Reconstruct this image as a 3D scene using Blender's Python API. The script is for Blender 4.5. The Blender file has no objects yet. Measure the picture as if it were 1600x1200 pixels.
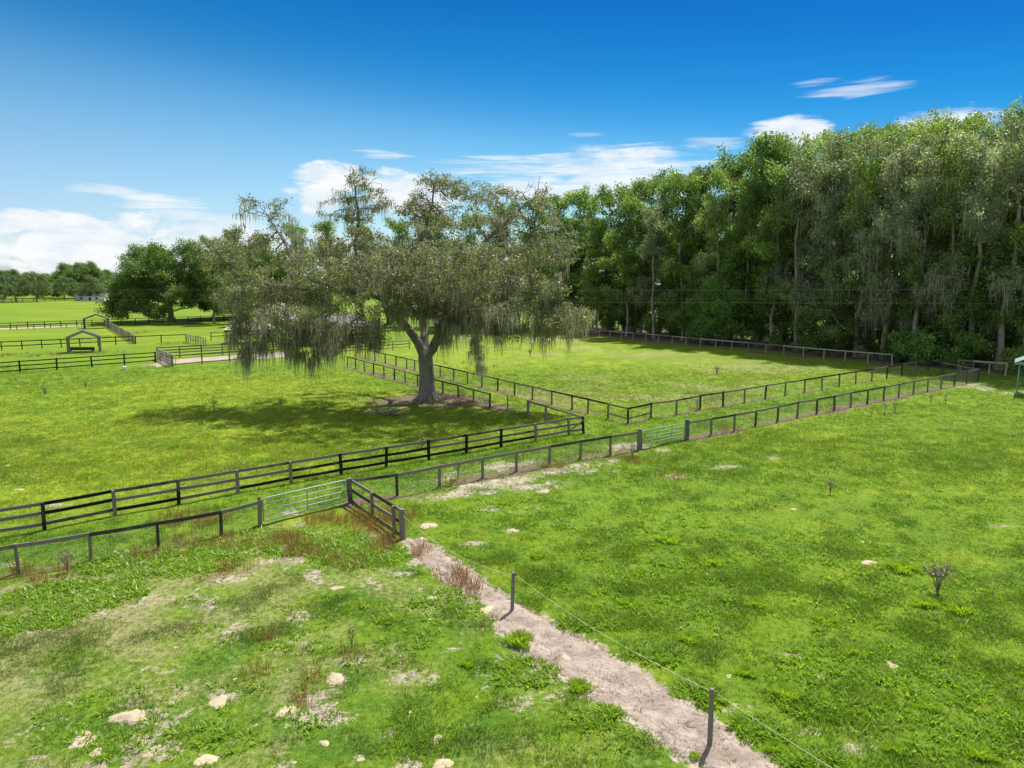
import bpy, math, random, time
import numpy as np
from mathutils import Vector, Matrix

T0 = time.time()
SC = bpy.context.scene
COL = SC.collection
R = math.radians

# ------------------------------------------------------------------ camera
CAM_H = 10.6
FPX = 1110.0
HORIZON = 443.0
PITCH = math.atan((600.0 - HORIZON) / FPX)
cam_data = bpy.data.cameras.new('camera')
cam = bpy.data.objects.new('camera', cam_data)
COL.objects.link(cam)
cam.location = (0, 0, CAM_H)
cam.rotation_euler = (math.pi / 2 - PITCH, 0, 0)
cam_data.sensor_width = 36.0
cam_data.lens = 36.0 * FPX / 1600.0
cam_data.clip_start = 0.1
cam_data.clip_end = 6000
SC.camera = cam

# ------------------------------------------------------------------ light
SUN_AZ, SUN_EL = R(29), R(59)
SUN_DIR = Vector((math.sin(SUN_AZ) * math.cos(SUN_EL), math.cos(SUN_AZ) * math.cos(SUN_EL), math.sin(SUN_EL)))
sl = bpy.data.lights.new('sun', 'SUN')
sl.energy = 4.6
sl.angle = R(0.53)
sl.color = (1.0, 0.955, 0.88)
so = bpy.data.objects.new('sun', sl)
COL.objects.link(so)
so.rotation_euler = SUN_DIR.to_track_quat('Z', 'Y').to_euler()
so.location = (0, 0, 60)

SC.view_settings.view_transform = 'Standard'
SC.view_settings.look = 'None'
SC.view_settings.exposure = 0.72
SC.view_settings.gamma = 1.0
SC.view_settings.use_curve_mapping = False
SC.cycles.diffuse_bounces = 7
SC.cycles.transmission_bounces = 8
SC.cycles.max_bounces = 12


class NT:
    """small node-tree helper"""
    def __init__(self, tree):
        self.t = tree
        self.n = tree.nodes
        self.l = tree.links

    def new(self, kind, **kw):
        nd = self.n.new(kind)
        for k, v in kw.items():
            setattr(nd, k, v)
        return nd

    def put(self, sock, val):
        if val is None:
            return
        if isinstance(val, bpy.types.NodeSocket):
            self.l.new(val, sock)
        else:
            if isinstance(val, (tuple, list)) and len(val) == 3 and sock.type == 'RGBA':
                val = (*val, 1)
            sock.default_value = val

    def math(self, op, a, b=None, c=None, clamp=False):
        nd = self.new('ShaderNodeMath', operation=op, use_clamp=clamp)
        self.put(nd.inputs[0], a)
        self.put(nd.inputs[1], b)
        self.put(nd.inputs[2], c)
        return nd.outputs[0]

    def mix(self, f, a, b, blend='MIX'):
        nd = self.new('ShaderNodeMix', data_type='RGBA', blend_type=blend)
        nd.clamp_factor = True
        self.put(nd.inputs[0], f)
        self.put(nd.inputs[6], a)
        self.put(nd.inputs[7], b)
        return nd.outputs[2]

    def noise(self, vec, scale, detail=4, rough=0.55, dist=0.0):
        nd = self.new('ShaderNodeTexNoise')
        self.put(nd.inputs['Vector'], vec)
        nd.inputs['Scale'].default_value = scale
        nd.inputs['Detail'].default_value = detail
        nd.inputs['Roughness'].default_value = rough
        nd.inputs['Distortion'].default_value = dist
        return nd.outputs['Fac']

    def ramp(self, f, lo, hi, a=0.0, b=1.0):
        nd = self.new('ShaderNodeMapRange', clamp=True, interpolation_type='SMOOTHSTEP')
        self.put(nd.inputs[0], f)
        self.put(nd.inputs[1], lo)
        self.put(nd.inputs[2], hi)
        self.put(nd.inputs[3], a)
        self.put(nd.inputs[4], b)
        return nd.outputs[0]

    def attr(self, name, kind='GEOMETRY'):
        nd = self.new('ShaderNodeAttribute', attribute_name=name, attribute_type=kind)
        return nd.outputs['Fac']

    def mapping(self, vec, scale=(1, 1, 1), loc=(0, 0, 0)):
        nd = self.new('ShaderNodeMapping')
        self.put(nd.inputs[0], vec)
        nd.inputs['Scale'].default_value = scale
        nd.inputs['Location'].default_value = loc
        return nd.outputs[0]


def unproject(px, py):
    """direction of the photograph's pixel in world axes"""
    u = (px - 800.0) / FPX
    w = (600.0 - py) / FPX
    cp, sp = math.cos(PITCH), math.sin(PITCH)
    return Vector((u, cp + w * sp, -sp + w * cp))


def G(px, py):
    d = unproject(px, py)
    t = CAM_H / -d.z
    return Vector((d.x * t, d.y * t, 0.0))


def P(px, py, Y):
    d = unproject(px, py)
    t = Y / d.y
    return Vector((d.x * t, Y, CAM_H + d.z * t))


# ------------------------------------------------------------------ sky
world = bpy.data.worlds.new('World')
SC.world = world
world.use_nodes = True
w = NT(world.node_tree)
w.n.clear()
sky = w.new('ShaderNodeTexSky', sky_type='NISHITA')
sky.sun_disc = False
sky.sun_elevation = SUN_EL
sky.sun_rotation = SUN_AZ
sky.altitude = 0
sky.air_density = 1.0
sky.dust_density = 0.6
sky.ozone_density = 2.5
tc = w.new('ShaderNodeTexCoord')
sep = w.new('ShaderNodeSeparateXYZ')
w.l.new(tc.outputs['Generated'], sep.inputs[0])
X, Y, Z = sep.outputs
az = w.math('ARCTAN2', X, Y)
el = w.math('ARCSINE', Z)
# a clean subtropical sky: pale at the horizon, saturated deep blue above, deeper to the right
pel = w.math('ADD', el, w.math('MULTIPLY', w.math('SINE', az), 0.12))
cr = w.new('ShaderNodeValToRGB')
w.put(cr.inputs[0], w.math('DIVIDE', pel, 0.6, clamp=True))
cr.color_ramp.interpolation = 'B_SPLINE'
els = cr.color_ramp.elements
STOPS = [(0.0, (.56, .64, .78)), (0.03, (.60, .66, .72)), (.12, (.42, .62, .66)), (.185, (.23, .51, .62)), (.235, (.07, .36, .54)), (.285, (.03, .31, .52)), (.36, (.012, .21, .45)), (.6, (.012, .18, .42))]
els[0].position = 0.0
els[0].color = (*STOPS[0][1], 1)
els[1].position = 1.0
els[1].color = (*STOPS[-1][1], 1)
for p_, c_ in STOPS[1:-1]:
    e_ = els.new(p_ / 0.6)
    e_.color = (*c_, 1)
skyc = w.mix(1.0, sky.outputs[0], cr.outputs[0], 'MULTIPLY')
# clouds: soft banks in given directions, and added fill clouds of the same noise elsewhere
cu = w.new('ShaderNodeCombineXYZ')
w.put(cu.inputs[0], az)
w.put(cu.inputs[1], w.math('MULTIPLY', el, 2.6))
nA = w.noise(cu.outputs[0], 9.0, 8, 0.6, 0.25)
nB = w.noise(w.mapping(cu.outputs[0], (3.0, 16.0, 1.0)), 2.2, 7, 0.62, 0.7)


def px_azel(px, py):
    d = unproject(px, py).normalized()
    return math.atan2(d.x, d.y), math.asin(d.z)


total = None
CLOUDS = [  # px, py, half widths in px, wispiness 0 cumulus .. 1 cirrus, strength
    (110, 378, 280, 44, 0.0, 1.0), (160, 297, 60, 10, 0.6, 0.8), (240, 315, 85, 14, 0.6, 0.85), (300, 335, 60, 14, 0.5, 0.8), (330, 355, 80, 30, 0.1, .8), (505, 290, 58, 46, 0.0, 1.25),
    (640, 305, 90, 36, 0.1, 1.0), (600, 240, 56, 8, 0.9, .75), (860, 262, 210, 20, 0.8, .85), (1000, 260, 200, 38, 0.55, .95),
    (940, 295, 230, 30, 0.3, .9), (915, 211, 34, 5, 1.0, .5), (1235, 208, 66, 24, 0.35, .95), (1335, 139, 72, 12, 0.95, .6), (1270, 129, 36, 6, 1.0, .5),
    (1482, 190, 78, 26, 0.3, 1.0), (440, 400, 130, 36, 0.1, .9), (1110, 226, 60, 14, .8, .6),
]
for (px, py, rx, ry, wisp, st) in CLOUDS:
    a, e = px_azel(px, py)
    ra, re = rx / FPX, ry / FPX
    da = w.math('DIVIDE', w.math('SUBTRACT', az, a), ra)
    de = w.math('DIVIDE', w.math('SUBTRACT', el, e), re)
    r2 = w.math('ADD', w.math('MULTIPLY', da, da), w.math('MULTIPLY', de, de))
    m = w.math('SUBTRACT', 1.0, r2)
    m = w.math('MAXIMUM', m, -1.2)
    mixn = w.math('ADD', w.math('MULTIPLY', nA, 1 - wisp), w.math('MULTIPLY', nB, wisp))
    v = w.math('ADD', w.math('MULTIPLY', m, 0.40), w.math('MULTIPLY', w.math('SUBTRACT', mixn, 0.5), 1.9))
    v = w.ramp(v, 0.05, 0.05 + 0.24 + 0.30 * wisp, 0.0, st)
    total = v if total is None else w.math('MAXIMUM', total, v)
# the rest of the sky: unseen clouds added to whiten and lift the fill light
behind = w.ramp(w.math('ABSOLUTE', az), 0.75, 1.1, 0.0, 1.0)
low = w.ramp(el, 0.0, 0.05, 0.0, 1.0)
high = w.ramp(el, 0.45, 0.6, 0.0, 1.0)
fill_cloud = w.math('MULTIPLY', w.math('MULTIPLY', w.math('MAXIMUM', behind, high), low), w.ramp(nA, 0.40, 0.56, 0.0, 0.95))
total = w.math('MAXIMUM', total, fill_cloud)
shade = w.ramp(w.noise(w.mapping(cu.outputs[0], (1, 1, 1), (0.0, 0.03, 0.0)), 14.0, 6, 0.6), 0.35, 0.6)
cloudc = w.mix(shade, (3.9, 4.4, 4.8), (5.0, 5.05, 5.1))
skyc = w.mix(w.math('MULTIPLY', total, 0.95), skyc, cloudc)
bg = w.new('ShaderNodeBackground')
w.put(bg.inputs[0], skyc)
bg.inputs[1].default_value = 0.12
wo = w.new('ShaderNodeOutputWorld')
w.l.new(bg.outputs[0], wo.inputs[0])

# ------------------------------------------------------------------ helpers: objects
def tag(o, label=None, cat=None, group=None, kind=None):
    if label:
        o['label'] = label
    if cat:
        o['category'] = cat
    if group:
        o['group'] = group
    if kind:
        o['kind'] = kind
    return o


def empty(name, loc=(0, 0, 0), rz=0.0, **kw):
    o = bpy.data.objects.new(name, None)
    COL.objects.link(o)
    o.location = loc
    o.rotation_euler = (0, 0, rz)
    o.empty_display_size = 0.3
    return tag(o, **kw)


def link(name, me, parent=None, mat=None):
    if mat is not None and not me.materials:
        me.materials.append(mat)
    o = bpy.data.objects.new(name, me)
    COL.objects.link(o)
    if parent is not None:
        o.parent = parent
    return o


def np_mesh(name, V, F, attrs=None, mat=None, smooth=False):
    """V (n,3), F (m,k) with k 3 or 4, or a list of such arrays"""
    me = bpy.data.meshes.new(name)
    V = np.asarray(V, dtype=np.float32)
    Fs = F if isinstance(F, list) else [F]
    Fs = [np.asarray(f, dtype=np.int32) for f in Fs if len(f)]
    me.vertices.add(len(V))
    me.vertices.foreach_set('co', V.ravel())
    nl = sum(f.size for f in Fs)
    me.loops.add(nl)
    me.loops.foreach_set('vertex_index', np.concatenate([f.ravel() for f in Fs]))
    tot = np.concatenate([np.full(len(f), f.shape[1], dtype=np.int32) for f in Fs])
    st = np.concatenate([[0], np.cumsum(tot)[:-1]]).astype(np.int32)
    me.polygons.add(len(tot))
    me.polygons.foreach_set('loop_start', st)
    me.polygons.foreach_set('loop_total', tot)
    if smooth:
        me.polygons.foreach_set('use_smooth', np.ones(len(tot), dtype=bool))
    for k, a in (attrs or {}).items():
        at = me.attributes.new(k, 'FLOAT', 'POINT')
        at.data.foreach_set('value', np.asarray(a, dtype=np.float32))
    me.update(calc_edges=True)
    if mat is not None:
        me.materials.append(mat)
    return me


class MB:
    """collects simple solids in one mesh"""
    def __init__(self):
        self.v = []
        self.f = []

    def hexa(self, pts):
        b = len(self.v)
        self.v += [tuple(p) for p in pts]
        for q in ((0, 3, 2, 1), (4, 5, 6, 7), (0, 1, 5, 4), (1, 2, 6, 5), (2, 3, 7, 6), (3, 0, 4, 7)):
            self.f.append([b + i for i in q])
        return self

    def box(self, c, s):
        x, y, z = c
        a, b_, d = s[0] / 2, s[1] / 2, s[2] / 2
        return self.hexa([(x - a, y - b_, z - d), (x + a, y - b_, z - d), (x + a, y + b_, z - d), (x - a, y + b_, z - d),
                          (x - a, y - b_, z + d), (x + a, y - b_, z + d), (x + a, y + b_, z + d), (x - a, y + b_, z + d)])

    def bar(self, a, b, wd, ht, up=(0, 0, 1)):
        a, b = Vector(a), Vector(b)
        d = (b - a).normalized()
        s = d.cross(Vector(up))
        if s.length < 1e-4:
            s = d.cross(Vector((1, 0, 0)))
        s.normalize()
        u = s.cross(d).normalized()
        s = s * wd / 2
        u = u * ht / 2
        return self.hexa([a - s - u, a + s - u, b + s - u, b - s - u, a - s + u, a + s + u, b + s + u, b - s + u])

    def tube(self, pts, rad, n=8, cap=True):
        pts = [Vector(p) for p in pts]
        rads = rad if isinstance(rad, (list, tuple)) else [rad] * len(pts)
        base = len(self.v)
        prev = None
        for i, p in enumerate(pts):
            d = (pts[min(i + 1, len(pts) - 1)] - pts[max(i - 1, 0)]).normalized()
            if prev is None:
                s = d.cross(Vector((0.13, 0.31, 0.94)))
                if s.length < 0.05:
                    s = d.cross(Vector((1, 0, 0)))
                s.normalize()
            else:
                s = (prev - d * prev.dot(d)).normalized()
            prev = s
            u = d.cross(s)
            for k in range(n):
                t = 2 * math.pi * k / n
                self.v.append(tuple(p + (s * math.cos(t) + u * math.sin(t)) * rads[i]))
        for i in range(len(pts) - 1):
            for k in range(n):
                k2 = (k + 1) % n
                self.f.append([base + i * n + k, base + i * n + k2, base + (i + 1) * n + k2, base + (i + 1) * n + k])
        if cap:
            self.f.append([base + k for k in reversed(range(n))])
            e = base + (len(pts) - 1) * n
            self.f.append([e + k for k in range(n)])
        return self

    def mesh(self, name, mat=None, smooth=False):
        me = bpy.data.meshes.new(name)
        me.from_pydata(self.v, [], self.f)
        if smooth:
            me.polygons.foreach_set('use_smooth', [True] * len(me.polygons))
        me.update()
        if mat is not None:
            me.materials.append(mat)
        return me

    def build(self, name, mat, parent=None, smooth=False):
        return link(name, self.mesh(name, mat, smooth), parent)


# value noise for the lie of the land
_rng = np.random.default_rng(7)
_LAT = _rng.random((256, 256))


def vnoise(x, y, scale, seed=0):
    x = np.asarray(x, dtype=np.float64) * scale + seed * 17.31
    y = np.asarray(y, dtype=np.float64) * scale + seed * 9.77
    xi, yi = np.floor(x).astype(int), np.floor(y).astype(int)
    fx, fy = x - xi, y - yi
    fx, fy = fx * fx * (3 - 2 * fx), fy * fy * (3 - 2 * fy)
    g = lambda a, b: _LAT[(a) & 255, (b) & 255]
    return (g(xi, yi) * (1 - fx) + g(xi + 1, yi) * fx) * (1 - fy) + (g(xi, yi + 1) * (1 - fx) + g(xi + 1, yi + 1) * fx) * fy


def fbm(x, y, scale, seed=0, oct=4):
    s, a, t = 0.0, 0.5, 0.0
    for i in range(oct):
        s = s + a * vnoise(x, y, scale * 2 ** i, seed + i * 3)
        t += a
        a *= 0.55
    return s / t


def sstep(x, a, b):
    t = np.clip((x - a) / (b - a), 0, 1)
    return t * t * (3 - 2 * t)


def seg_dist(x, y, pts):
    """distance to a polyline given as 2-D points"""
    best = np.full(np.shape(x), 1e9)
    for (ax, ay), (bx, by) in zip(pts[:-1], pts[1:]):
        dx, dy = bx - ax, by - ay
        t = np.clip(((x - ax) * dx + (y - ay) * dy) / (dx * dx + dy * dy + 1e-9), 0, 1)
        best = np.minimum(best, np.hypot(x - ax - t * dx, y - ay - t * dy))
    return best


def inside(x, y, poly):
    c = np.zeros(np.shape(x), dtype=bool)
    n = len(poly)
    for i in range(n):
        x1, y1 = poly[i]
        x2, y2 = poly[(i + 1) % n]
        cond = ((y1 > y) != (y2 > y)) & (x < (x2 - x1) * (y - y1) / (y2 - y1 + 1e-12) + x1)
        c ^= cond
    return c


def gp(*pts):
    return [tuple(G(a, b)[:2]) for a, b in pts]


# ------------------------------------------------------------------ materials
def new_mat(name):
    m = bpy.data.materials.new(name)
    m.use_nodes = True
    t = NT(m.node_tree)
    t.n.clear()
    out = t.new('ShaderNodeOutputMaterial')
    return m, t, out


def principled(t, out, color, rough=0.8, metal=0.0, bump=None, bump_d=0.02, spec=0.3):
    b = t.new('ShaderNodeBsdfPrincipled')
    t.put(b.inputs['Base Color'], color)
    t.put(b.inputs['Roughness'], rough)
    t.put(b.inputs['Metallic'], metal)
    b.inputs['Specular IOR Level'].default_value = spec
    if bump is not None:
        bn = t.new('ShaderNodeBump')
        bn.inputs['Distance'].default_value = bump_d
        bn.inputs['Strength'].default_value = 0.8
        t.put(bn.inputs['Height'], bump)
        t.l.new(bn.outputs[0], b.inputs['Normal'])
    t.l.new(b.outputs[0], out.inputs[0])
    return b


def wood_mat(name, dark, light, split=0.5):
    m, t, out = new_mat(name)
    tcn = t.new('ShaderNodeTexCoord')
    oi = t.new('ShaderNodeObjectInfo')
    geo = t.new('ShaderNodeNewGeometry')
    pos = geo.outputs['Position']
    grain = t.noise(t.mapping(pos, (3, 3, 22)), 2.0, 5, 0.65)
    blot = t.noise(pos, 1.3, 4, 0.6)
    worn = t.math('ADD', t.math('MULTIPLY', oi.outputs['Random'], 1.0), t.math('MULTIPLY', t.math('SUBTRACT', blot, 0.5), 0.9))
    f = t.ramp(worn, split - 0.18, split + 0.18)
    f = t.math('MULTIPLY', f, t.math('ADD', 0.55, t.math('MULTIPLY', grain, 0.7)))
    c = t.mix(f, dark, light)
    principled(t, out, c, 0.85, bump=grain, bump_d=0.01, spec=0.2)
    return m


M = {}
M['fence_grey'] = wood_mat('weathered_fence_wood', (0.055, 0.048, 0.041), (0.22, 0.195, 0.165), 0.30)
M['fence_dark'] = wood_mat('dark_stained_fence_wood', (0.014, 0.012, 0.011), (0.22, 0.195, 0.165), 0.44)
M['fence_pale'] = wood_mat('pale_old_fence_wood', (0.17, 0.15, 0.125), (0.42, 0.37, 0.31), 0.35)
M['fence_black'] = wood_mat('black_painted_fence_wood', (0.007, 0.008, 0.008), (0.035, 0.034, 0.032), 0.6)


def plain_mat(name, col, rough=0.6, metal=0.0, var=0.25, scale=6.0, spec=0.3):
    m, t, out = new_mat(name)
    geo = t.new('ShaderNodeNewGeometry')
    n = t.noise(geo.outputs['Position'], scale, 5, 0.6)
    k = t.ramp(n, 0.3, 0.7, 0, 1)
    c = t.mix(k, tuple(v * (1 - var) for v in col), tuple(min(1, v * (1 + var)) for v in col))
    principled(t, out, c, rough, metal, spec=spec)
    return m


M['galv'] = plain_mat('galvanised_steel', (0.36, 0.39, 0.39), 0.6, 0.25, 0.15)
M['green_steel'] = plain_mat('green_painted_steel', (0.20, 0.36, 0.26), 0.5, 0.05, 0.2)
M['wire'] = plain_mat('fence_wire', (0.20, 0.20, 0.19), 0.6, 0.3, 0.1)
M['cable'] = plain_mat('dull_cable', (0.16, 0.16, 0.15), 0.9, 0.0, 0.1, 1.0, 0.05)
M['white_tape'] = plain_mat('white_fence_tape', (0.75, 0.75, 0.55), 0.6, 0, 0.1)
M['yellow_tape'] = plain_mat('yellow_marker_ribbon', (0.75, 0.68, 0.18), 0.6, 0, 0.1)
M['roof_grey'] = plain_mat('grey_metal_roofing', (0.085, 0.082, 0.085), 0.7, 0.1, 0.2, 1.2)
M['roof_white'] = plain_mat('white_metal_roofing', (0.50, 0.49, 0.50), 0.4, 0.05, 0.1, 1.2)
M['roof_tan'] = plain_mat('tan_metal_roofing', (0.46, 0.42, 0.37), 0.5, 0.05, 0.15, 1.2)
M['siding'] = plain_mat('pale_green_siding', (0.62, 0.62, 0.50), 0.7, 0, 0.1, 1.0)
M['dark_wall'] = plain_mat('dark_barn_boards', (0.035, 0.030, 0.028), 0.85, 0, 0.3, 2.0)
M['house_white'] = plain_mat('white_house_paint', (0.72, 0.72, 0.70), 0.7, 0, 0.08, 1.0)
M['teal'] = plain_mat('teal_painted_post', (0.16, 0.30, 0.32), 0.5, 0.1, 0.2)
M['green_roof'] = plain_mat('faded_green_canopy', (0.20, 0.28, 0.25), 0.6, 0, 0.25, 3.0)
M['plastic_dark'] = plain_mat('dark_tank_plastic', (0.03, 0.035, 0.04), 0.5, 0, 0.2)
M['plastic_white'] = plain_mat('white_bucket_plastic', (0.75, 0.76, 0.78), 0.5, 0, 0.05)
M['trough_wood'] = plain_mat('old_trough_wood', (0.20, 0.15, 0.10), 0.8, 0, 0.2)
M['glass'] = plain_mat('window_glass', (0.05, 0.06, 0.07), 0.1, 0, 0.1, 1.0, 0.6)


def bark_mat(name, c1, c2):
    m, t, out = new_mat(name)
    geo = t.new('ShaderNodeNewGeometry')
    pos = geo.outputs['Position']
    n1 = t.noise(t.mapping(pos, (5, 5, 1.2)), 2.0, 6, 0.7)
    n2 = t.noise(pos, 0.8, 4, 0.6)
    f = t.math('ADD', t.math('MULTIPLY', t.ramp(n1, 0.35, 0.65), 0.6), t.math('MULTIPLY', t.ramp(n2, 0.35, 0.65), 0.4))
    principled(t, out, t.mix(f, c1, c2), 0.9, bump=n1, bump_d=0.08, spec=0.15)
    return m


M['bark_oak'] = bark_mat('grey_oak_bark', (0.10, 0.09, 0.08), (0.33, 0.30, 0.265))
M['bark_forest'] = bark_mat('dark_forest_bark', (0.12, 0.105, 0.09), (0.42, 0.38, 0.33))


def leaf_mat(name, dark, mid, light, trans=0.35, randobj=0.25):
    """colour varies per leaf (attribute v) and per spray (attribute c)"""
    m, t, out = new_mat(name)
    v = t.attr('v')
    c = t.attr('c')
    oi = t.new('ShaderNodeObjectInfo')
    k = t.math('ADD', t.math('MULTIPLY', v, 0.45), t.math('MULTIPLY', c, 0.55))
    k = t.math('ADD', k, t.math('MULTIPLY', t.math('SUBTRACT', oi.outputs['Random'], 0.5), randobj), clamp=True)
    c1 = t.mix(t.ramp(k, 0.0, 0.5), dark, mid)
    col = t.mix(t.ramp(k, 0.5, 1.0), c1, light)
    d = t.new('ShaderNodeBsdfPrincipled')
    t.put(d.inputs['Base Color'], col)
    d.inputs['Roughness'].default_value = 0.45
    d.inputs['Specular IOR Level'].default_value = 0.5
    tr = t.new('ShaderNodeBsdfTranslucent')
    t.put(tr.inputs['Color'], t.mix(1.0, col, (1.25, 1.35, 0.7), 'MULTIPLY'))
    ms = t.new('ShaderNodeMixShader')
    ms.inputs[0].default_value = trans
    t.l.new(d.outputs[0], ms.inputs[1])
    t.l.new(tr.outputs[0], ms.inputs[2])
    t.l.new(ms.outputs[0], out.inputs[0])
    return m


M['leaf_oak'] = leaf_mat('olive_oak_leaves', (0.080, 0.090, 0.056), (0.170, 0.182, 0.105), (0.36, 0.36, 0.165), 0.45, 0.0)
M['leaf_forest'] = leaf_mat('green_forest_leaves', (0.060, 0.110, 0.034), (0.180, 0.275, 0.068), (0.350, 0.450, 0.110), 0.5)
M['leaf_airy'] = leaf_mat('yellow_green_treetop_leaves', (0.065, 0.105, 0.030), (0.180, 0.245, 0.065), (0.330, 0.410, 0.110), 0.5)
M['leaf_grey'] = leaf_mat('grey_green_leaves', (0.105, 0.133, 0.082), (0.250, 0.295, 0.195), (0.420, 0.470, 0.320), 0.5)
M['leaf_round'] = leaf_mat('dark_green_leaves', (0.055, 0.100, 0.028), (0.125, 0.205, 0.046), (0.240, 0.340, 0.075), 0.5)
M['leaf_far'] = leaf_mat('far_tree_leaves', (0.070, 0.105, 0.050), (0.135, 0.185, 0.080), (0.22, 0.280, 0.110), 0.45)
M['leaf_bush'] = leaf_mat('bright_bush_leaves', (0.08, 0.16, 0.04), (0.17, 0.30, 0.07), (0.30, 0.44, 0.11), 0.5)
M['moss'] = leaf_mat('grey_hanging_moss', (0.17, 0.162, 0.145), (0.30, 0.288, 0.262), (0.45, 0.435, 0.395), 0.5, 0.0)
M['moss_forest'] = leaf_mat('pale_forest_moss', (0.21, 0.19, 0.175), (0.38, 0.345, 0.32), (0.55, 0.51, 0.47), 0.5, 0.1)  # moss of the forest trees: paler, pinkish grey
M['weed_red'] = leaf_mat('red_sorrel_stalks', (0.14, 0.065, 0.035), (0.27, 0.125, 0.06), (0.31, 0.26, 0.10), 0.35, 0.0)
M['weed_green'] = leaf_mat('green_weed_leaves', (0.12, 0.215, 0.020), (0.21, 0.34, 0.028), (0.32, 0.45, 0.05), 0.5, 0.3)
M['clump'] = leaf_mat('lime_clump_leaves', (0.16, 0.27, 0.02), (0.30, 0.43, 0.035), (0.46, 0.58, 0.07), 0.5, 0.15)
M['dry_stem'] = leaf_mat('dry_brown_stems', (0.10, 0.08, 0.06), (0.20, 0.16, 0.12), (0.36, 0.31, 0.24), 0.1, 0.0)


def sand_color(t, pos):
    n1 = t.noise(pos, 1.4, 5, 0.6)
    n2 = t.noise(pos, 9.0, 5, 0.7)
    c = t.mix(t.ramp(n1, 0.35, 0.65), (0.28, 0.225, 0.18), (0.44, 0.365, 0.30))
    return t.mix(t.ramp(n2, 0.52, 0.75), c, (0.22, 0.17, 0.135)), n2


def ground_mat():
    m, t, out = new_mat('pasture_ground')
    geo = t.new('ShaderNodeNewGeometry')
    pos = geo.outputs['Position']
    big = t.noise(pos, 0.045, 4, 0.6)
    med = t.noise(pos, 0.55, 5, 0.65)
    fine = t.noise(pos, 5.0, 5, 0.75)
    vfine = t.noise(pos, 22.0, 3, 0.7)
    tone, dry, bare, litter = t.attr('tone'), t.attr('dry'), t.attr('bare'), t.attr('litter')
    k = t.math('ADD', tone, t.math('MULTIPLY', t.math('SUBTRACT', med, 0.5), 0.8))
    k = t.math('ADD', k, t.math('MULTIPLY', t.math('SUBTRACT', big, 0.5), 0.25), clamp=True)
    g1 = t.mix(t.ramp(k, 0.0, 0.5), (0.072, 0.155, 0.012), (0.132, 0.215, 0.012))
    g = t.mix(t.ramp(k, 0.5, 1.0), g1, (0.218, 0.285, 0.018))
    dk = t.ramp(t.math('ADD', t.math('MULTIPLY', fine, 0.6), t.math('MULTIPLY', vfine, 0.4)), 0.36, 0.56, 0.0, 1.0)
    g = t.mix(dk, t.mix(1.0, g, (0.62, 0.66, 0.58), 'MULTIPLY'), g)
    g = t.mix(t.ramp(fine, 0.56, 0.74, 0.0, 0.5), g, (0.26, 0.30, 0.05))
    d1 = t.ramp(t.math('ADD', dry, t.math('MULTIPLY', t.math('SUBTRACT', fine, 0.5), 1.2)), 0.35, 0.85, 0.0, 0.85)
    g = t.mix(d1, g, t.mix(vfine, (0.24, 0.20, 0.10), (0.36, 0.31, 0.17)))
    s, _ = sand_color(t, pos)
    b1 = t.ramp(t.math('ADD', t.math('ADD', bare, t.math('MULTIPLY', t.ramp(bare, 0.0, 0.3), 0.05)), t.math('MULTIPLY', t.math('SUBTRACT', t.math('ADD', t.math('MULTIPLY', fine, 0.75), t.math('MULTIPLY', vfine, 0.25)), 0.5), 2.6)), 0.42, 0.66)
    g = t.mix(b1, g, s)
    lt = t.mix(t.ramp(fine, 0.4, 0.6), (0.075, 0.056, 0.038), (0.22, 0.155, 0.11))
    l1 = t.ramp(t.math('ADD', litter, t.math('MULTIPLY', t.math('SUBTRACT', fine, 0.5), 1.3)), 0.35, 0.7)
    g = t.mix(l1, g, lt)
    h = t.math('ADD', t.math('MULTIPLY', fine, 0.7), t.math('MULTIPLY', vfine, 0.3))
    principled(t, out, g, 0.9, bump=h, bump_d=0.09, spec=0.12)
    return m


M['ground'] = ground_mat()


def path_mat():
    m, t, out = new_mat('sandy_dirt')
    geo = t.new('ShaderNodeNewGeometry')
    pos = geo.outputs['Position']
    n1 = t.noise(pos, 1.1, 5, 0.65)
    n2 = t.noise(t.mapping(pos, (1, 1, 1)), 7.0, 6, 0.75, 0.6)
    n3 = t.noise(pos, 30.0, 3, 0.7)
    c = t.mix(t.ramp(n1, 0.35, 0.65), (0.32, 0.25, 0.205), (0.48, 0.395, 0.33))
    c = t.mix(t.ramp(n2, 0.50, 0.68, 0, 0.8), c, (0.17, 0.13, 0.10))
    c = t.mix(t.ramp(n3, 0.6, 0.75, 0, 0.7), c, (0.62, 0.55, 0.47))
    h = t.math('ADD', t.math('MULTIPLY', n2, 0.8), t.math('MULTIPLY', n3, 0.2))
    principled(t, out, c, 0.92, bump=h, bump_d=0.16, spec=0.1)
    return m


M['path'] = path_mat()


def mound_mat():
    m, t, out = new_mat('pale_dug_sand')
    geo = t.new('ShaderNodeNewGeometry')
    pos = geo.outputs['Position']
    oi = t.new('ShaderNodeObjectInfo')
    n1 = t.noise(pos, 9.0, 5, 0.7)
    c = t.mix(oi.outputs['Random'], (0.42, 0.35, 0.25), (0.50, 0.43, 0.26))
    c = t.mix(t.ramp(n1, 0.52, 0.72, 0, 0.8), c, (0.34, 0.27, 0.20))
    principled(t, out, c, 0.95, bump=n1, bump_d=0.05, spec=0.1)
    return m


M['mound'] = mound_mat()


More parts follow.
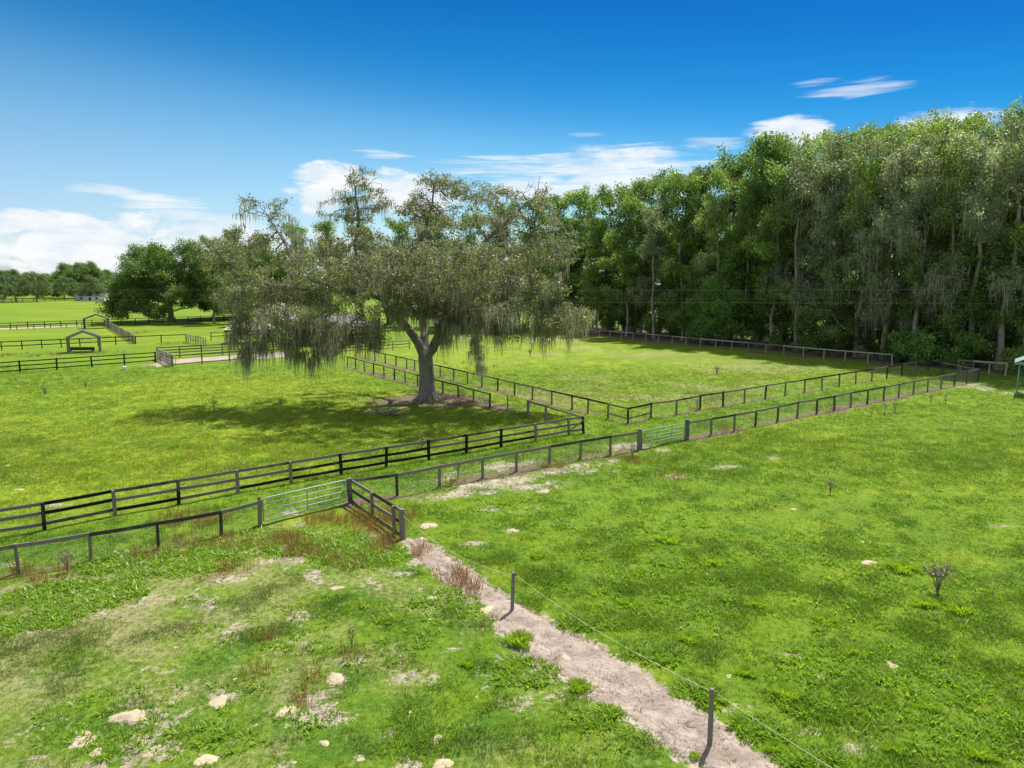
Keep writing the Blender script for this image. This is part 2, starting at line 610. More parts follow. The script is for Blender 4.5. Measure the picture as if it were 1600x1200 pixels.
def grass_mat():
    m, t, out = new_mat('grass_blades')
    tone = t.attr('tone', 'INSTANCER')
    dry = t.attr('dry', 'INSTANCER')
    rnd = t.attr('rnd', 'INSTANCER')
    v = t.attr('v')
    k = t.math('ADD', tone, t.math('MULTIPLY', t.math('SUBTRACT', rnd, 0.5), 0.55))
    k = t.math('ADD', k, t.math('MULTIPLY', t.math('SUBTRACT', v, 0.5), 0.35), clamp=True)
    g1 = t.mix(t.ramp(k, 0.0, 0.5), (0.088, 0.200, 0.016), (0.165, 0.285, 0.016))
    g = t.mix(t.ramp(k, 0.5, 1.0), g1, (0.29, 0.375, 0.026))
    g = t.mix(t.ramp(rnd, 0.90, 0.93, 0.0, 0.75), g, (0.42, 0.38, 0.17))
    d1 = t.ramp(t.math('ADD', dry, t.math('MULTIPLY', t.math('SUBTRACT', v, 0.5), 0.7)), 0.3, 0.9, 0.0, 0.8)
    g = t.mix(d1, g, (0.33, 0.28, 0.14))
    d = t.new('ShaderNodeBsdfPrincipled')
    t.put(d.inputs['Base Color'], g)
    d.inputs['Roughness'].default_value = 0.55
    d.inputs['Specular IOR Level'].default_value = 0.25
    tr = t.new('ShaderNodeBsdfTranslucent')
    t.put(tr.inputs['Color'], g)
    ms = t.new('ShaderNodeMixShader')
    ms.inputs[0].default_value = 0.5
    t.l.new(d.outputs[0], ms.inputs[1])
    t.l.new(tr.outputs[0], ms.inputs[2])
    t.l.new(ms.outputs[0], out.inputs[0])
    return m


M['grass'] = grass_mat()

# ------------------------------------------------------------------ layout in photograph pixels -> ground metres
# main single-rail fence
MAIN_L = [(-70, 912), (29, 895.5), (142.5, 876), (248, 857), (346.5, 838)]
MAIN_GATE = [(407, 821), (547, 786)]
MAIN_M = [(620.5, 776), (687, 761.6), (754, 747.5), (807, 737), (858.4, 727), (907, 718), (953.5, 710)]
GREEN_GATE = [(999, 702), (1073, 686.5)]
MAIN_R = [(1110.8, 679.6), (1147, 673), (1180.4, 666.5), (1214.8, 659), (1245.9, 651.5), (1275.8, 646.3), (1303, 641), (1329, 635), (1355, 630.3), (1380.5, 625.4),
          (1404, 620.5), (1427, 615.5), (1449, 611), (1470, 606.8), (1490.7, 602.5), (1510, 598.5), (1528, 595)]
PAD_R = [(981, 662), (1017, 653.5), (1056.6, 648.2), (1093.8, 640), (1129.5, 634.6), (1163, 628.8), (1196, 622.9), (1226.7, 617.8), (1256.9, 613), (1284, 608.2), (1311, 603.5),
         (1336.7, 599.2), (1362, 595), (1385.5, 591), (1408.7, 586.8), (1430, 583), (1450, 579.5)]
PAD_L = [(981, 662), (950, 654), (918.6, 646), (893.7, 640), (862, 632.2), (832, 624.6), (804, 617.8), (777.8, 611), (753, 605), (730.5, 599.5), (709, 594.2), (688, 589),
         (666, 583.8), (648, 579), (635.5, 576), (619, 572), (602, 568), (586, 564), (571, 560.5), (556, 557)]
LANE_L = [(793, 642), (765.5, 636), (740, 628.5), (716, 621.5), (692, 615), (672, 609), (652.6, 604), (633, 598), (616.5, 593.5), (600, 589), (584, 585), (569.5, 581), (556, 577), (543, 573.5)]
BOARD3 = [(-45, 847), (70, 828), (180, 806), (280, 788), (372, 771), (455, 756), (533, 742), (604, 730), (670, 718.5), (729, 708.5), (783, 698.5), (837, 689), (888.5, 679.5)]
BACK = [(862, 522.5), (880, 523.5), (899, 524.6), (918, 525.6), (936.7, 526.8), (953, 528), (971, 529.6), (989, 531.3), (1009, 533), (1029, 535), (1050, 537.3), (1071.7, 539.7), (1094, 542), (1118, 544.4),
        (1143, 547), (1169, 549.6), (1196, 552.2), (1224.5, 555), (1255, 558.5), (1287, 561.6), (1320, 564.8), (1355.7, 568), (1393, 571.6)]
BACK_R = [(1497, 581), (1520, 583), (1545, 585.5), (1571, 588)]

PATH_L = [(628, 842), (648, 868), (690, 902), (735, 938), (765, 968), (790, 1000), (842, 1042), (890, 1068), (925, 1095), (985, 1128), (1030, 1162), (1092, 1200), (1190, 1262)]
PATH_R = [(664, 842), (712, 872), (752, 902), (785, 925), (822, 950), (872, 976), (935, 1008), (1008, 1050), (1068, 1090), (1120, 1118), (1158, 1150), (1222, 1195), (1330, 1262)]
path_poly = gp(*PATH_L) + gp(*PATH_R)[::-1]
path_mid = [((a[0] + b[0]) / 2, (a[1] + b[1]) / 2) for a, b in zip(gp(*PATH_L), gp(*PATH_R))]

OAK = G(668, 627)
OAK_D = OAK.y
FOREST_EDGE = gp((700, 512), (860, 520), (930, 524), (1060, 535), (1180, 546), (1290, 558), (1400, 569), (1500, 577), (1600, 585), (1760, 598))

SAND_SPOTS = [  # px, py, half-width px, half-height px of bare patches
    (830, 757, 62, 11), (900, 735, 60, 7), (790, 795, 65, 6), (760, 770, 40, 5), (960, 722, 35, 5), (470, 800, 30, 10), (300, 925, 70, 10), (250, 935, 60, 9),
    (360, 905, 30, 8), (180, 960, 45, 7), (60, 985, 55, 8), (10, 1030, 18, 8), (455, 970, 45, 16), (362, 990, 18, 26), (430, 860, 45, 14), (560, 830, 45, 14),
    (600, 860, 40, 8), (500, 880, 35, 6), (30, 880, 40, 6), (80, 915, 20, 6), (700, 930, 20, 8), (650, 1060, 40, 15), (500, 1120, 60, 18), (90, 1190, 60, 12), (560, 1030, 40, 10),
    (1075, 985, 25, 7), (1130, 1040, 18, 8), (1235, 1020, 26, 7), (1165, 1110, 35, 14), (1340, 1170, 35, 12), (1410, 1112, 22, 7), (1260, 1140, 30, 10), (1560, 823, 30, 4),
    (1130, 730, 40, 4), (1050, 745, 30, 4), (1190, 715, 30, 4), (880, 820, 20, 5), (950, 900, 26, 6), (740, 850, 25, 5),
    (700, 1000, 25, 9), (720, 1130, 30, 8), (610, 1150, 25, 7), (850, 1010, 20, 8), (250, 568, 35, 4), (320, 562, 60, 3), (120, 593, 10, 2),
    (1530, 604, 45, 5), (1570, 612, 40, 5), (850, 532, 30, 6), (740, 525, 40, 5),
    (80, 790, 40, 4), (200, 735, 30, 4), (60, 745, 30, 4), (330, 880, 30, 6), (250, 1045, 30, 9), (290, 1075, 30, 8),
]
MOUNDS = [
    (525, 919, 13, 'round yellowish sand mound alone in the near left paddock'), (668, 821, 16, 'pale sand mound in the grass right of the thick end post'), (800, 829, 13, 'flat pale mound right of the first one beyond the end post'),
    (497, 834, 12, 'small pale mound among the red weeds below the silver gate'), (661, 842, 9, 'small mound at the very start of the sandy track'), (760, 952, 14, 'pale mound touching the track beside the farther bare post'),
    (713, 926, 10, 'small mound left of the track among red weeds'), (675, 934, 8, 'small mound in the grass left of the track, topmost of three'), (675, 968, 8, 'middle of three small mounds left of the track'), (675, 991, 7, 'lowest of three small mounds left of the track'),
    (525, 1061, 19, 'long pale mound in the middle of the near left paddock'), (341, 1095, 23, 'longest pale mound of the near left paddock'), (367, 1063, 13, 'small yellowish mound just above the longest one'), (447, 1110, 16, 'greyish domed mound right of the longest one'),
    (203, 1120, 28, 'wide broken sand mound with grass growing in it'), (127, 1156, 22, 'wide pale mound near the lower left corner'), (150, 1175, 13, 'small yellowish mound just below the wide one at lower left'), (67, 1139, 8, 'tiny yellowish mound near the left edge'),
    (237, 1173, 18, 'bright domed mound near the bottom edge'), (322, 1186, 16, 'pale mound at the bottom edge right of the bright dome'), (505, 1160, 12, 'greyish mound low in the near left paddock'), (460, 1192, 10, 'small mound at the bottom edge, left of the upright one'),
    (563, 1184, 9, 'small round mound at the bottom edge'), (640, 1112, 8, 'small mound in the green grass left of the track'), (681, 1154, 11, 'pale patch mound low beside the track'), (692, 1193, 18, 'wide low mound at the bottom edge near the track'),
    (1357, 878, 11, 'bright sand mound in the middle of the right pasture'), (1197, 866, 9, 'flat small mound left of the bright one in the right pasture'), (1395, 1040, 13, 'reddish slanting mound in the right pasture'), (1282, 1057, 7, 'tiny mound below the bush clumps in the right pasture'),
    (1138, 1057, 9, 'small mound near the nearer bare post'), (28, 765, 9, 'pale mound in the left field near its edge'), (12, 728, 7, 'small mound at the left edge of the field'), (49, 746, 8, 'yellowish mound between two others in the left field'),
    (1347, 846, 5, 'tiny mound above the bright one in the right pasture'), (850, 768, 12, 'trampled sand heap below the fence posts'), (1240, 795, 5, 'tiny pale mound in the upper right pasture'),
]
spots_w = []
for (px, py, a, b) in SAND_SPOTS:
    c = G(px, py)
    e1 = G(px + a, py)
    e2 = G(px, py - b)
    e3 = G(px, py + b)
    spots_w.append((c.x, c.y, abs(e1.x - c.x), abs(e2.y - e3.y) / 2))

N_SPOTS = len(spots_w)
for (px, py, hw_, lab_) in MOUNDS:
    c = G(px, py)
    rx_ = abs(G(px + hw_, py).x - c.x)
    spots_w.append((c.x, c.y, rx_ * 1.15, rx_ * 1.05))

LEFT_FIELD = gp((-400, 640), (540, 580), (560, 600), (900, 672), (250, 790), (-900, 950))
STRIP = gp((-200, 860), (80, 830), (540, 745), (900, 680), (930, 665), (1500, 585), (1530, 597), (1073, 688), (547, 788), (-100, 925))
MID_PAD = gp((560, 556), (850, 522), (1400, 570), (1450, 580), (981, 662), (700, 592))
NEAR_L = gp((-900, 1100), (-100, 925), (410, 825), (547, 790), (630, 842), (740, 940), (900, 1080), (1100, 1200), (1300, 1400), (-900, 1500))


def soft_in(x, y, poly, wdt):
    i = inside(x, y, poly)
    d = seg_dist(x, y, list(poly) + [poly[0]])
    return np.where(i, sstep(d, -wdt, wdt), 1 - sstep(d, -wdt, wdt))


def land(x, y):
    """returns z, tone, dry, bare, litter, dens for ground points"""
    x = np.asarray(x, dtype=np.float64)
    y = np.asarray(y, dtype=np.float64)
    wx = x + (fbm(x, y, 0.8, 3) - 0.5) * 1.6
    wy = y + (fbm(x, y, 0.8, 5) - 0.5) * 1.6
    near = 1 - sstep(y, 55, 120)
    tone = 0.50 + (fbm(x, y, 0.07, 11) - 0.5) * 0.65 + (fbm(x, y, 1.1, 12) - 0.5) * 0.9
    dry = 0.10 + (fbm(x, y, 0.12, 21) - 0.5) * 0.5
    bare = np.zeros_like(x)
    litter = np.zeros_like(x)
    lf = soft_in(wx, wy, LEFT_FIELD, 0.6)
    stp = soft_in(wx, wy, STRIP, 0.4)
    mp = soft_in(wx, wy, MID_PAD, 0.6)
    nl = soft_in(wx, wy, NEAR_L, 0.5)
    tone += 0.18 * lf - 0.22 * stp + 0.05 * mp - 0.16 * nl + 0.12 * sstep(y, 40, 90)
    dry += 0.10 * mp + 0.30 * mp * sstep(fbm(x, y, 0.12, 31), 0.40, 0.60) + 0.36 * nl * (0.6 + 0.6 * sstep(fbm(x, y, 0.6, 37), 0.40, 0.65)) + 0.12 * lf * sstep(fbm(x, y, 0.15, 33), 0.5, 0.7) - 0.2 * stp
    # disturbed weedy corner inside the near-left paddock, along the fence
    d_main = seg_dist(x, y, gp(*MAIN_L) + gp(*MAIN_GATE))
    wc = nl * sstep(-d_main, -7.5, -2.0)
    tone += 0.30 * wc
    dry += 0.05 * wc
    # dirt along fence lines
    fl = gp(*MAIN_L)
    d1 = seg_dist(wx, wy, fl)
    d2 = seg_dist(wx, wy, gp(*MAIN_GATE[1:]) + gp(*MAIN_M) + gp(*GREEN_GATE[:1]))
    d3 = seg_dist(wx, wy, gp(*GREEN_GATE[1:]) + gp(*MAIN_R))
    d4 = seg_dist(wx, wy, gp(*PAD_R))
    d5 = seg_dist(wx, wy, gp(*PAD_L[::4]) + gp(PAD_L[-1]))
    d6 = seg_dist(wx, wy, gp(*LANE_L[::4]) + gp(LANE_L[-1]))
    d7 = seg_dist(wx, wy, gp(*BACK[::4]) + gp(BACK[-1]))
    n = fbm(x, y, 0.35, 41)
    for d, wd, s in ((d1, 0.55, .55), (d2, 0.75, .8), (d3, 0.8, .75), (d4, 0.7, .6), (d5, 0.9, .75), (d6, 1.1, .9), (d7, 1.5, .8)):
        litter = np.maximum(litter, s * (1 - sstep(d, wd * 0.3, wd * 1.5)) * sstep(n, 0.22, 0.5))
    # trampled light strip on the paddock side of the main fence
    bare = np.maximum(bare, 0.62 * (1 - sstep(np.abs(d2 - 1.3), 0.3, 1.3)) * sstep(fbm(x, y, 0.30, 47), 0.40, 0.6) * sstep(x, -8.0, -2.0))
    bare0 = None
    for k_, (cx, cy, rx, ry) in enumerate(spots_w):
        if k_ == N_SPOTS:
            bare0 = bare.copy()
        q = ((x - cx) / rx) ** 2 + ((y - cy) / ry) ** 2
        bare = np.maximum(bare, 0.62 * (1 - sstep(q, 0.1, 2.2)) * sstep(fbm(x, y, 1.1, 43), 0.28, 0.62))
    # thin, patchy ground
    thin = sstep(fbm(x, y, 0.75, 51), 0.58, 0.76)
    bare = np.maximum(bare, thin * (0.60 * nl + 0.30 * (1 - nl) * near * sstep(-y, -32, -16)))
    bare = np.maximum(bare, 0.50 * nl * sstep(fbm(x, y, 1.7, 53), 0.58, 0.70) * sstep(fbm(x, y, 0.25, 54), 0.35, 0.6))
    # under the oak
    do = np.hypot((x - OAK.x) * 0.8, y - OAK.y)
    litter = np.maximum(litter, 0.80 * (1 - sstep(do, 1.5, 7.5)) * sstep(fbm(x, y, 0.35, 61), 0.2, 0.5))
    dd = np.hypot((x - OAK.x - 3) * 0.45, y - OAK.y + 1)
    dry += 0.22 * (1 - sstep(dd, 3, 9))
    # forest floor
    fe = np.array(FOREST_EDGE)
    fx = np.interp(x, fe[:, 0], fe[:, 1])
    inforest = sstep(y - fx, -3.0, 1.0) * (1 - sstep(y - fx, 34, 46)) * sstep(x, -4, 12) * (1 - sstep(x, 110, 130))
    litter = np.maximum(litter, 0.95 * inforest)
    # path
    pin = inside(x, y, path_poly)
    pd = seg_dist(x, y, path_poly + [path_poly[0]])
    bare = np.maximum(bare, np.where(pin, 0.75, 0.75 * (1 - sstep(pd, 0.0, 0.35)) * sstep(fbm(x, y, 1.2, 71), 0.3, 0.6)))
    sink = np.where(pin, -0.05, 0.0)
    tone = np.clip(tone, 0, 1)
    dry = np.clip(dry, 0, 1)
    bare = np.clip(bare, 0, 1)
    z = (fbm(x, y, 0.5, 81) - 0.5) * 0.10 * near + (fbm(x, y, 2.0, 82) - 0.5) * 0.07 * near + sink
    # grass density in tufts per square metre
    lush = fbm(x, y, 0.6, 91)
    bare0 = np.maximum(bare0, np.where(pin, bare, 0))
    bare0 = np.maximum(bare0, bare * .45)
    dens = (1 - np.clip(np.maximum(bare0 * 1.25, litter * 1.15), 0, 1)) ** 1.3
    dens = dens * (0.40 + 0.95 * sstep(fbm(x, y, 1.3, 92), 0.3, 0.62))
    dens = np.where(pin, np.where(pd < 0.55 * sstep(fbm(x, y, 1.4, 95), 0.40, 0.62), .45, 0.0), dens)
    return z, tone, dry, bare, litter, dens, nl


def grid_mesh(xs, ys):
    nx, ny = len(xs), len(ys)
    XX, YY = np.meshgrid(xs, ys)
    idx = np.arange(nx * ny).reshape(ny, nx)
    F = np.stack([idx[:-1, :-1], idx[:-1, 1:], idx[1:, 1:], idx[1:, :-1]], -1).reshape(-1, 4)
    return XX.ravel(), YY.ravel(), F


def spread(a, b, first, grow, sign):
    out, s, v = [], first, a
    while (v < b) if sign > 0 else (v > b):
        s *= grow
        v = v + sign * s
        out.append(v)
    return out


xs = list(np.arange(-34, 42.01, 0.28))
xs = spread(xs[0], -3000, 0.3, 1.09, -1)[::-1] + xs + spread(xs[-1], 3000, 0.3, 1.09, 1)
ys = list(np.arange(10, 58.01, 0.28))
ys = spread(ys[0], -1500, 0.4, 1.25, -1)[::-1] + ys + spread(ys[-1], 5000, 0.3, 1.035, 1)
gx, gy, gf = grid_mesh(np.array(xs), np.array(ys))
z, tone, dry, bare, litter, dens, nl = land(gx, gy)
me = np_mesh('ground', np.stack([gx, gy, z], 1), gf, dict(tone=tone, dry=dry, bare=bare, litter=litter), M['ground'], True)
ground = link('ground', me)
tag(ground, 'wide flat green pasture with sandy bare patches', None, None, 'structure')

# the sandy path: its own sheet, edges dipping into the grass
pl, pr = np.array(gp(*PATH_L)), np.array(gp(*PATH_R))
NS, NTT = 260, 22
sp = np.linspace(0, len(pl) - 1, NS)
Lx, Ly = np.interp(sp, range(len(pl)), pl[:, 0]), np.interp(sp, range(len(pl)), pl[:, 1])
Rx, Ry = np.interp(sp, range(len(pr)), pr[:, 0]), np.interp(sp, range(len(pr)), pr[:, 1])
wob1 = (fbm(sp * 3, sp * 0, 1.0, 5) - 0.5) * 0.9 + (fbm(sp * 12, sp * 0, 1.0, 6) - 0.5) * 0.5
wob2 = (fbm(sp * 3, sp * 0 + 40, 1.0, 7) - 0.5) * 0.9 + (fbm(sp * 12, sp * 0 + 40, 1.0, 8) - 0.5) * 0.5
wdth = np.hypot(Rx - Lx, Ry - Ly)
tt = np.linspace(0, 1, NTT)
A = .04 + .92 * (tt[None, :] * (1 + (wob2 / wdth * 0.8)[:, None]) - ((wob1 / wdth * 0.8)[:, None]) * (1 - tt[None, :]))
PX = Lx[:, None] * (1 - A) + Rx[:, None] * A
PY = Ly[:, None] * (1 - A) + Ry[:, None] * A
edge = np.minimum(tt, 1 - tt)[None, :] * wdth[:, None]
PZ = -0.06 + 0.075 * sstep(edge, 0, 0.22) + (fbm(PX, PY, 1.5, 15) - 0.5) * 0.09 + (fbm(PX, PY, 6, 16) - 0.5) * 0.04
PZ -= 0.05 * np.exp(-((tt[None, :] - 0.45) / 0.18) ** 2)
idx = np.arange(NS * NTT).reshape(NS, NTT)
F = np.stack([idx[:-1, :-1], idx[:-1, 1:], idx[1:, 1:], idx[1:, :-1]], -1).reshape(-1, 4)
dp = link('dirt_path', np_mesh('dirt_path', np.stack([PX.ravel(), PY.ravel(), PZ.ravel()], 1), F, None, M['path'], True))
tag(dp, 'worn pale sandy track running from the fence corner to the lower right', None, None, 'structure')

# sand drive in the far left paddock and the pale pen floor
def sheet(name, pts, zz, mat, label):
    me = bpy.data.meshes.new(name)
    me.from_pydata([(x, y, zz) for x, y in pts], [], [list(range(len(pts)))])
    me.materials.append(mat)
    return tag(link(name, me), label, None, None, 'structure')


sheet('sand_lane', gp((-60, 518), (0, 515.5), (60, 513), (130, 509.5), (130, 507.8), (60, 510.5), (0, 513), (-60, 515)), 0.02, M['path'], 'thin pale sand lane beside the far left fence')
sheet('pen_floor', gp((262, 570), (300, 567), (345, 564), (395, 562), (470, 556), (440, 550), (345, 557), (300, 560), (258, 563), (236, 570), (246, 574)), 0.02, M['path'], 'pale sandy floor of the board pen')

# ------------------------------------------------------------------ grass
rngp = random.Random(3)


def blades(n, spreadr, hmin, hmax, wd, lean, seed, segs=2):
    r = np.random.default_rng(seed)
    V, F, A = [], [], []
    for i in range(n):
        a = r.random() * 6.283
        rr = spreadr * math.sqrt(r.random())
        bx, by = rr * math.cos(a), rr * math.sin(a)
        h = hmin + (hmax - hmin) * r.random()
        ld = a + (r.random() - 0.5) * 2.0
        ln = lean * (0.4 + r.random()) * h
        t = r.random() * 6.283
        sx, sy = math.cos(t) * wd / 2, math.sin(t) * wd / 2
        b = len(V)
        V += [(bx - sx, by - sy, -0.02), (bx + sx, by + sy, -0.02),
              (bx + math.cos(ld) * ln * 0.35 - sx * 0.8, by + math.sin(ld) * ln * 0.35 - sy * 0.8, h * 0.6),
              (bx + math.cos(ld) * ln * 0.35 + sx * 0.8, by + math.sin(ld) * ln * 0.35 + sy * 0.8, h * 0.6),
              (bx + math.cos(ld) * ln, by + math.sin(ld) * ln, h)]
        F += [(b, b + 1, b + 3), (b, b + 3, b + 2), (b + 2, b + 3, b + 4)]
        A += [r.random()] * 5
    return V, F, A


tufts = []
TSPEC = [(16, 0.13, 0.03, 0.09, 0.014, 1.1), (12, 0.10, 0.03, 0.07, 0.016, 1.4), (20, 0.16, 0.04, 0.12, 0.013, 0.9), (14, 0.12, 0.02, 0.06, 0.020, 1.6)]
tuft_spots = [G(1250, 1010), G(1330, 1090), G(1450, 1000), G(1380, 950)]
for i, s in enumerate(TSPEC):
    V, F, A = blades(*s, seed=10 + i)
    o = link('grass_tuft', np_mesh('grass_tuft', V, np.array(F), dict(v=A), M['grass']))
    o.location = tuft_spots[i]
    tag(o, 'short tuft of green grass in the near right pasture', None, None, 'stuff')
    tufts.append(o)


def scatter(name, mesh_xy, dens_v, attrs, objs, smin, smax, seed, label):
    x, y, f, zz = mesh_xy
    at = dict(attrs)
    at['dens'] = dens_v
    me = np_mesh(name, np.stack([x, y, zz], 1), f, at)
    o = link(name, me)
    tag(o, label, None, None, 'stuff')
    ng = bpy.data.node_groups.new(name + '_scatter', 'GeometryNodeTree')
    ng.interface.new_socket('Geometry', in_out='INPUT', socket_type='NodeSocketGeometry')
    ng.interface.new_socket('Geometry', in_out='OUTPUT', socket_type='NodeSocketGeometry')
    N, L = ng.nodes, ng.links
    gi, go = N.new('NodeGroupInput'), N.new('NodeGroupOutput')
    dpn = N.new('GeometryNodeDistributePointsOnFaces')
    dpn.distribute_method = 'RANDOM'
    na = N.new('GeometryNodeInputNamedAttribute')
    na.data_type = 'FLOAT'
    na.inputs['Name'].default_value = 'dens'
    L.new(gi.outputs[0], dpn.inputs['Mesh'])
    L.new(na.outputs[0], dpn.inputs['Density'])
    dpn.inputs['Seed'].default_value = seed
    jn = N.new('GeometryNodeJoinGeometry')
    for ob in objs:
        oi = N.new('GeometryNodeObjectInfo')
        oi.transform_space = 'ORIGINAL'
        oi.inputs['Object'].default_value = ob
        oi.inputs['As Instance'].default_value = True
        L.new(oi.outputs['Geometry'], jn.inputs[0])
    ip = N.new('GeometryNodeInstanceOnPoints')
    ip.inputs['Pick Instance'].default_value = True
    ri = N.new('FunctionNodeRandomValue')
    ri.data_type = 'INT'
    for s in ri.inputs:
        if s.name == 'Min' and s.type == 'INT':
            s.default_value = 0
        if s.name == 'Max' and s.type == 'INT':
            s.default_value = len(objs) - 1
    L.new([s for s in ri.outputs if s.type == 'INT'][0], ip.inputs['Instance Index'])
    rr = N.new('FunctionNodeRandomValue')
    rr.data_type = 'FLOAT_VECTOR'
    rr.inputs[0].default_value = (-0.1, -0.1, 0)
    rr.inputs[1].default_value = (0.1, 0.1, 6.283)
    rr.inputs['Seed'].default_value = 3
    L.new(rr.outputs[0], ip.inputs['Rotation'])
    rs = N.new('FunctionNodeRandomValue')
    rs.data_type = 'FLOAT'
    fl = [s for s in rs.inputs if s.type == 'VALUE']
    fl[0].default_value = smin
    fl[1].default_value = smax
    rs.inputs['Seed'].default_value = 5
    na2 = N.new('GeometryNodeInputNamedAttribute')
    na2.data_type = 'FLOAT'
    na2.inputs['Name'].default_value = 'size'
    mm = N.new('ShaderNodeMath')
    mm.operation = 'MULTIPLY'
    L.new([s for s in rs.outputs if s.type == 'VALUE'][0], mm.inputs[0])
    L.new(na2.outputs[0], mm.inputs[1])
    L.new(mm.outputs[0], ip.inputs['Scale'])
    st = N.new('GeometryNodeStoreNamedAttribute')
    st.data_type = 'FLOAT'
    st.domain = 'POINT'
    st.inputs['Name'].default_value = 'rnd'
    rv = N.new('FunctionNodeRandomValue')
    rv.data_type = 'FLOAT'
    rv.inputs['Seed'].default_value = 9
    L.new(dpn.outputs['Points'], st.inputs['Geometry'])
    L.new([s for s in rv.outputs if s.type == 'VALUE'][0], st.inputs['Value'])
    L.new(st.outputs[0], ip.inputs['Points'])
    L.new(jn.outputs[0], ip.inputs['Instance'])
    L.new(ip.outputs[0], go.inputs[0])
    md = o.modifiers.new('scatter', 'NODES')
    md.node_group = ng
    return o


def field(x0, x1, y0, y1, step):
    x, y, f = grid_mesh(np.arange(x0, x1, step), np.arange(y0, y1, step))
    zz, tone, dry, bare, litter, dens, nl = land(x, y)
    # keep only what can come near the frame
    c = x[f].mean(1), y[f].mean(1)
    keep = np.abs(c[0]) < 0.80 * c[1] + 3.0
    f = f[keep]
    return x, y, f, zz, tone, dry, dens, nl


x, y, f, zz, tone, dry, dens, nl = field(-32, 36, 12.5, 40, 0.4)
dens = dens * (1 - .72 * sstep(y, 22, 34)) * (1 - sstep(y, 34, 39.5))
size = (0.62 + 1.15 * sstep(fbm(x, y, 1.2, 101), 0.42, 0.78)) * (1 - 0.25 * nl)
scatter('grass', (x, y, f, zz), dens * (92 - 14 * nl), dict(tone=tone, dry=dry, size=size), tufts, 0.6, 1.15, 1, 'short green pasture grass in the near paddocks')
x, y, f, zz, tone, dry, dens, nl = field(-52, 54, 34, 66, 0.5)
dens = dens * sstep(y, 34, 39.5) * (1 - .6 * sstep(y, 42, 58)) * (1 - sstep(y, 58, 65))
size = 1.0 + 0.6 * sstep(fbm(x, y, 0.6, 101), 0.35, 0.75)
scatter('grass', (x, y, f, zz), dens * 26, dict(tone=tone, dry=dry, size=size), tufts, 0.8, 1.4, 2, 'green pasture grass beyond the gates')
x, y, f, zz, tone, dry, dens, nl = field(-80, 80, 58, 100, 0.8)
dens = dens * sstep(y, 58, 65) * (1 - sstep(y, 75, 98))
size = 1.2 + 0.7 * sstep(fbm(x, y, 0.5, 101), 0.35, 0.75)
scatter('grass', (x, y, f, zz), dens * 7, dict(tone=tone, dry=dry, size=size), tufts, 0.8, 1.3, 3, 'green pasture grass around the large oak')


# ------------------------------------------------------------------ fences
def unit_box(name, mat, bev=0.0):
    return MB().box((0, 0, 0), (1, 1, 1)).mesh(name, mat)


UNIT = {}


def ubox(kind, mat):
    """a board 1x1x1 with broken edges, shared by every post or rail of one material"""
    key = (kind, mat.name)
    if key not in UNIT:
        b = MB()
        if kind == 'post':       # slightly tapered, chamfered top
            a = .5
            b.hexa([(-a, -a, -.5), (a, -a, -.5), (a, a, -.5), (-a, a, -.5), (-a * .97, -a * .97, .485), (a * .97, -a * .97, .485), (a * .97, a * .97, .485), (-a * .97, a * .97, .485)])
            b.hexa([(-a * .96, -a * .96, .4855), (a * .96, -a * .96, .4855), (a * .96, a * .96, .4855), (-a * .96, a * .96, .4855), (-a * .7, -a * .7, .5), (a * .7, -a * .7, .5), (a * .7, a * .7, .5), (-a * .7, a * .7, .5)])
        elif kind == 'board':    # faintly bowed along its length (x)
            n = 4
            for i in range(n):
                x0, x1 = -.5 + i / n, -.5 + (i + 1) / n
                z0, z1 = -.10 * math.sin(math.pi * (x0 + .5)), -.10 * math.sin(math.pi * (x1 + .5))
                b.hexa([(x0, -.5, -.5 + z0), (x1, -.5, -.5 + z1), (x1, .5, -.5 + z1), (x0, .5, -.5 + z0), (x0, -.5, .5 + z0), (x1, -.5, .5 + z1), (x1, .5, .5 + z1), (x0, .5, .5 + z0)])
        UNIT[key] = b.mesh(kind, mat)
    return UNIT[key]


ROUND = {}


def round_post_mesh(mat):
    if mat.name not in ROUND:
        ROUND[mat.name] = MB().tube([(0, 0, -.5), (0, 0, 0), (0, 0, .48), (0, 0, .5)], [.5, .49, .47, .40], 12).mesh('post', mat, False)
    return ROUND[mat.name]


def put_post(parent, p, h, wd, mat, rz=0.0, rnd=None, below=0.25, name='post', round_=False):
    rnd = rnd or rngp
    me = round_post_mesh(mat) if round_ else ubox('post', mat)
    o = link(name, me, parent)
    o.location = (p.x, p.y, (h - below) / 2)
    o.scale = (wd, wd, h + below)
    o.rotation_euler = (rnd.uniform(-.04, .04), rnd.uniform(-.04, .04), rz + rnd.uniform(-.06, .06))
    return o


def put_board(parent, a, b, thick, ht, mat, off=0.0, name='rail'):
    """a board from a to b (3-D), shifted sideways by off so that it lies on the posts' face"""
    a, b = Vector(a), Vector(b)
    d = b - a
    L = d.length
    ang = math.atan2(d.y, d.x)
    side = Vector((-math.sin(ang), math.cos(ang), 0))
    c = (a + b) / 2 + side * off
    o = link(name, ubox('board', mat), parent)
    o.location = c
    o.scale = (L, thick, ht)
    o.rotation_euler = (rngp.uniform(-.01, .01), -math.asin(max(-1, min(1, d.z / L))), ang)
    return o


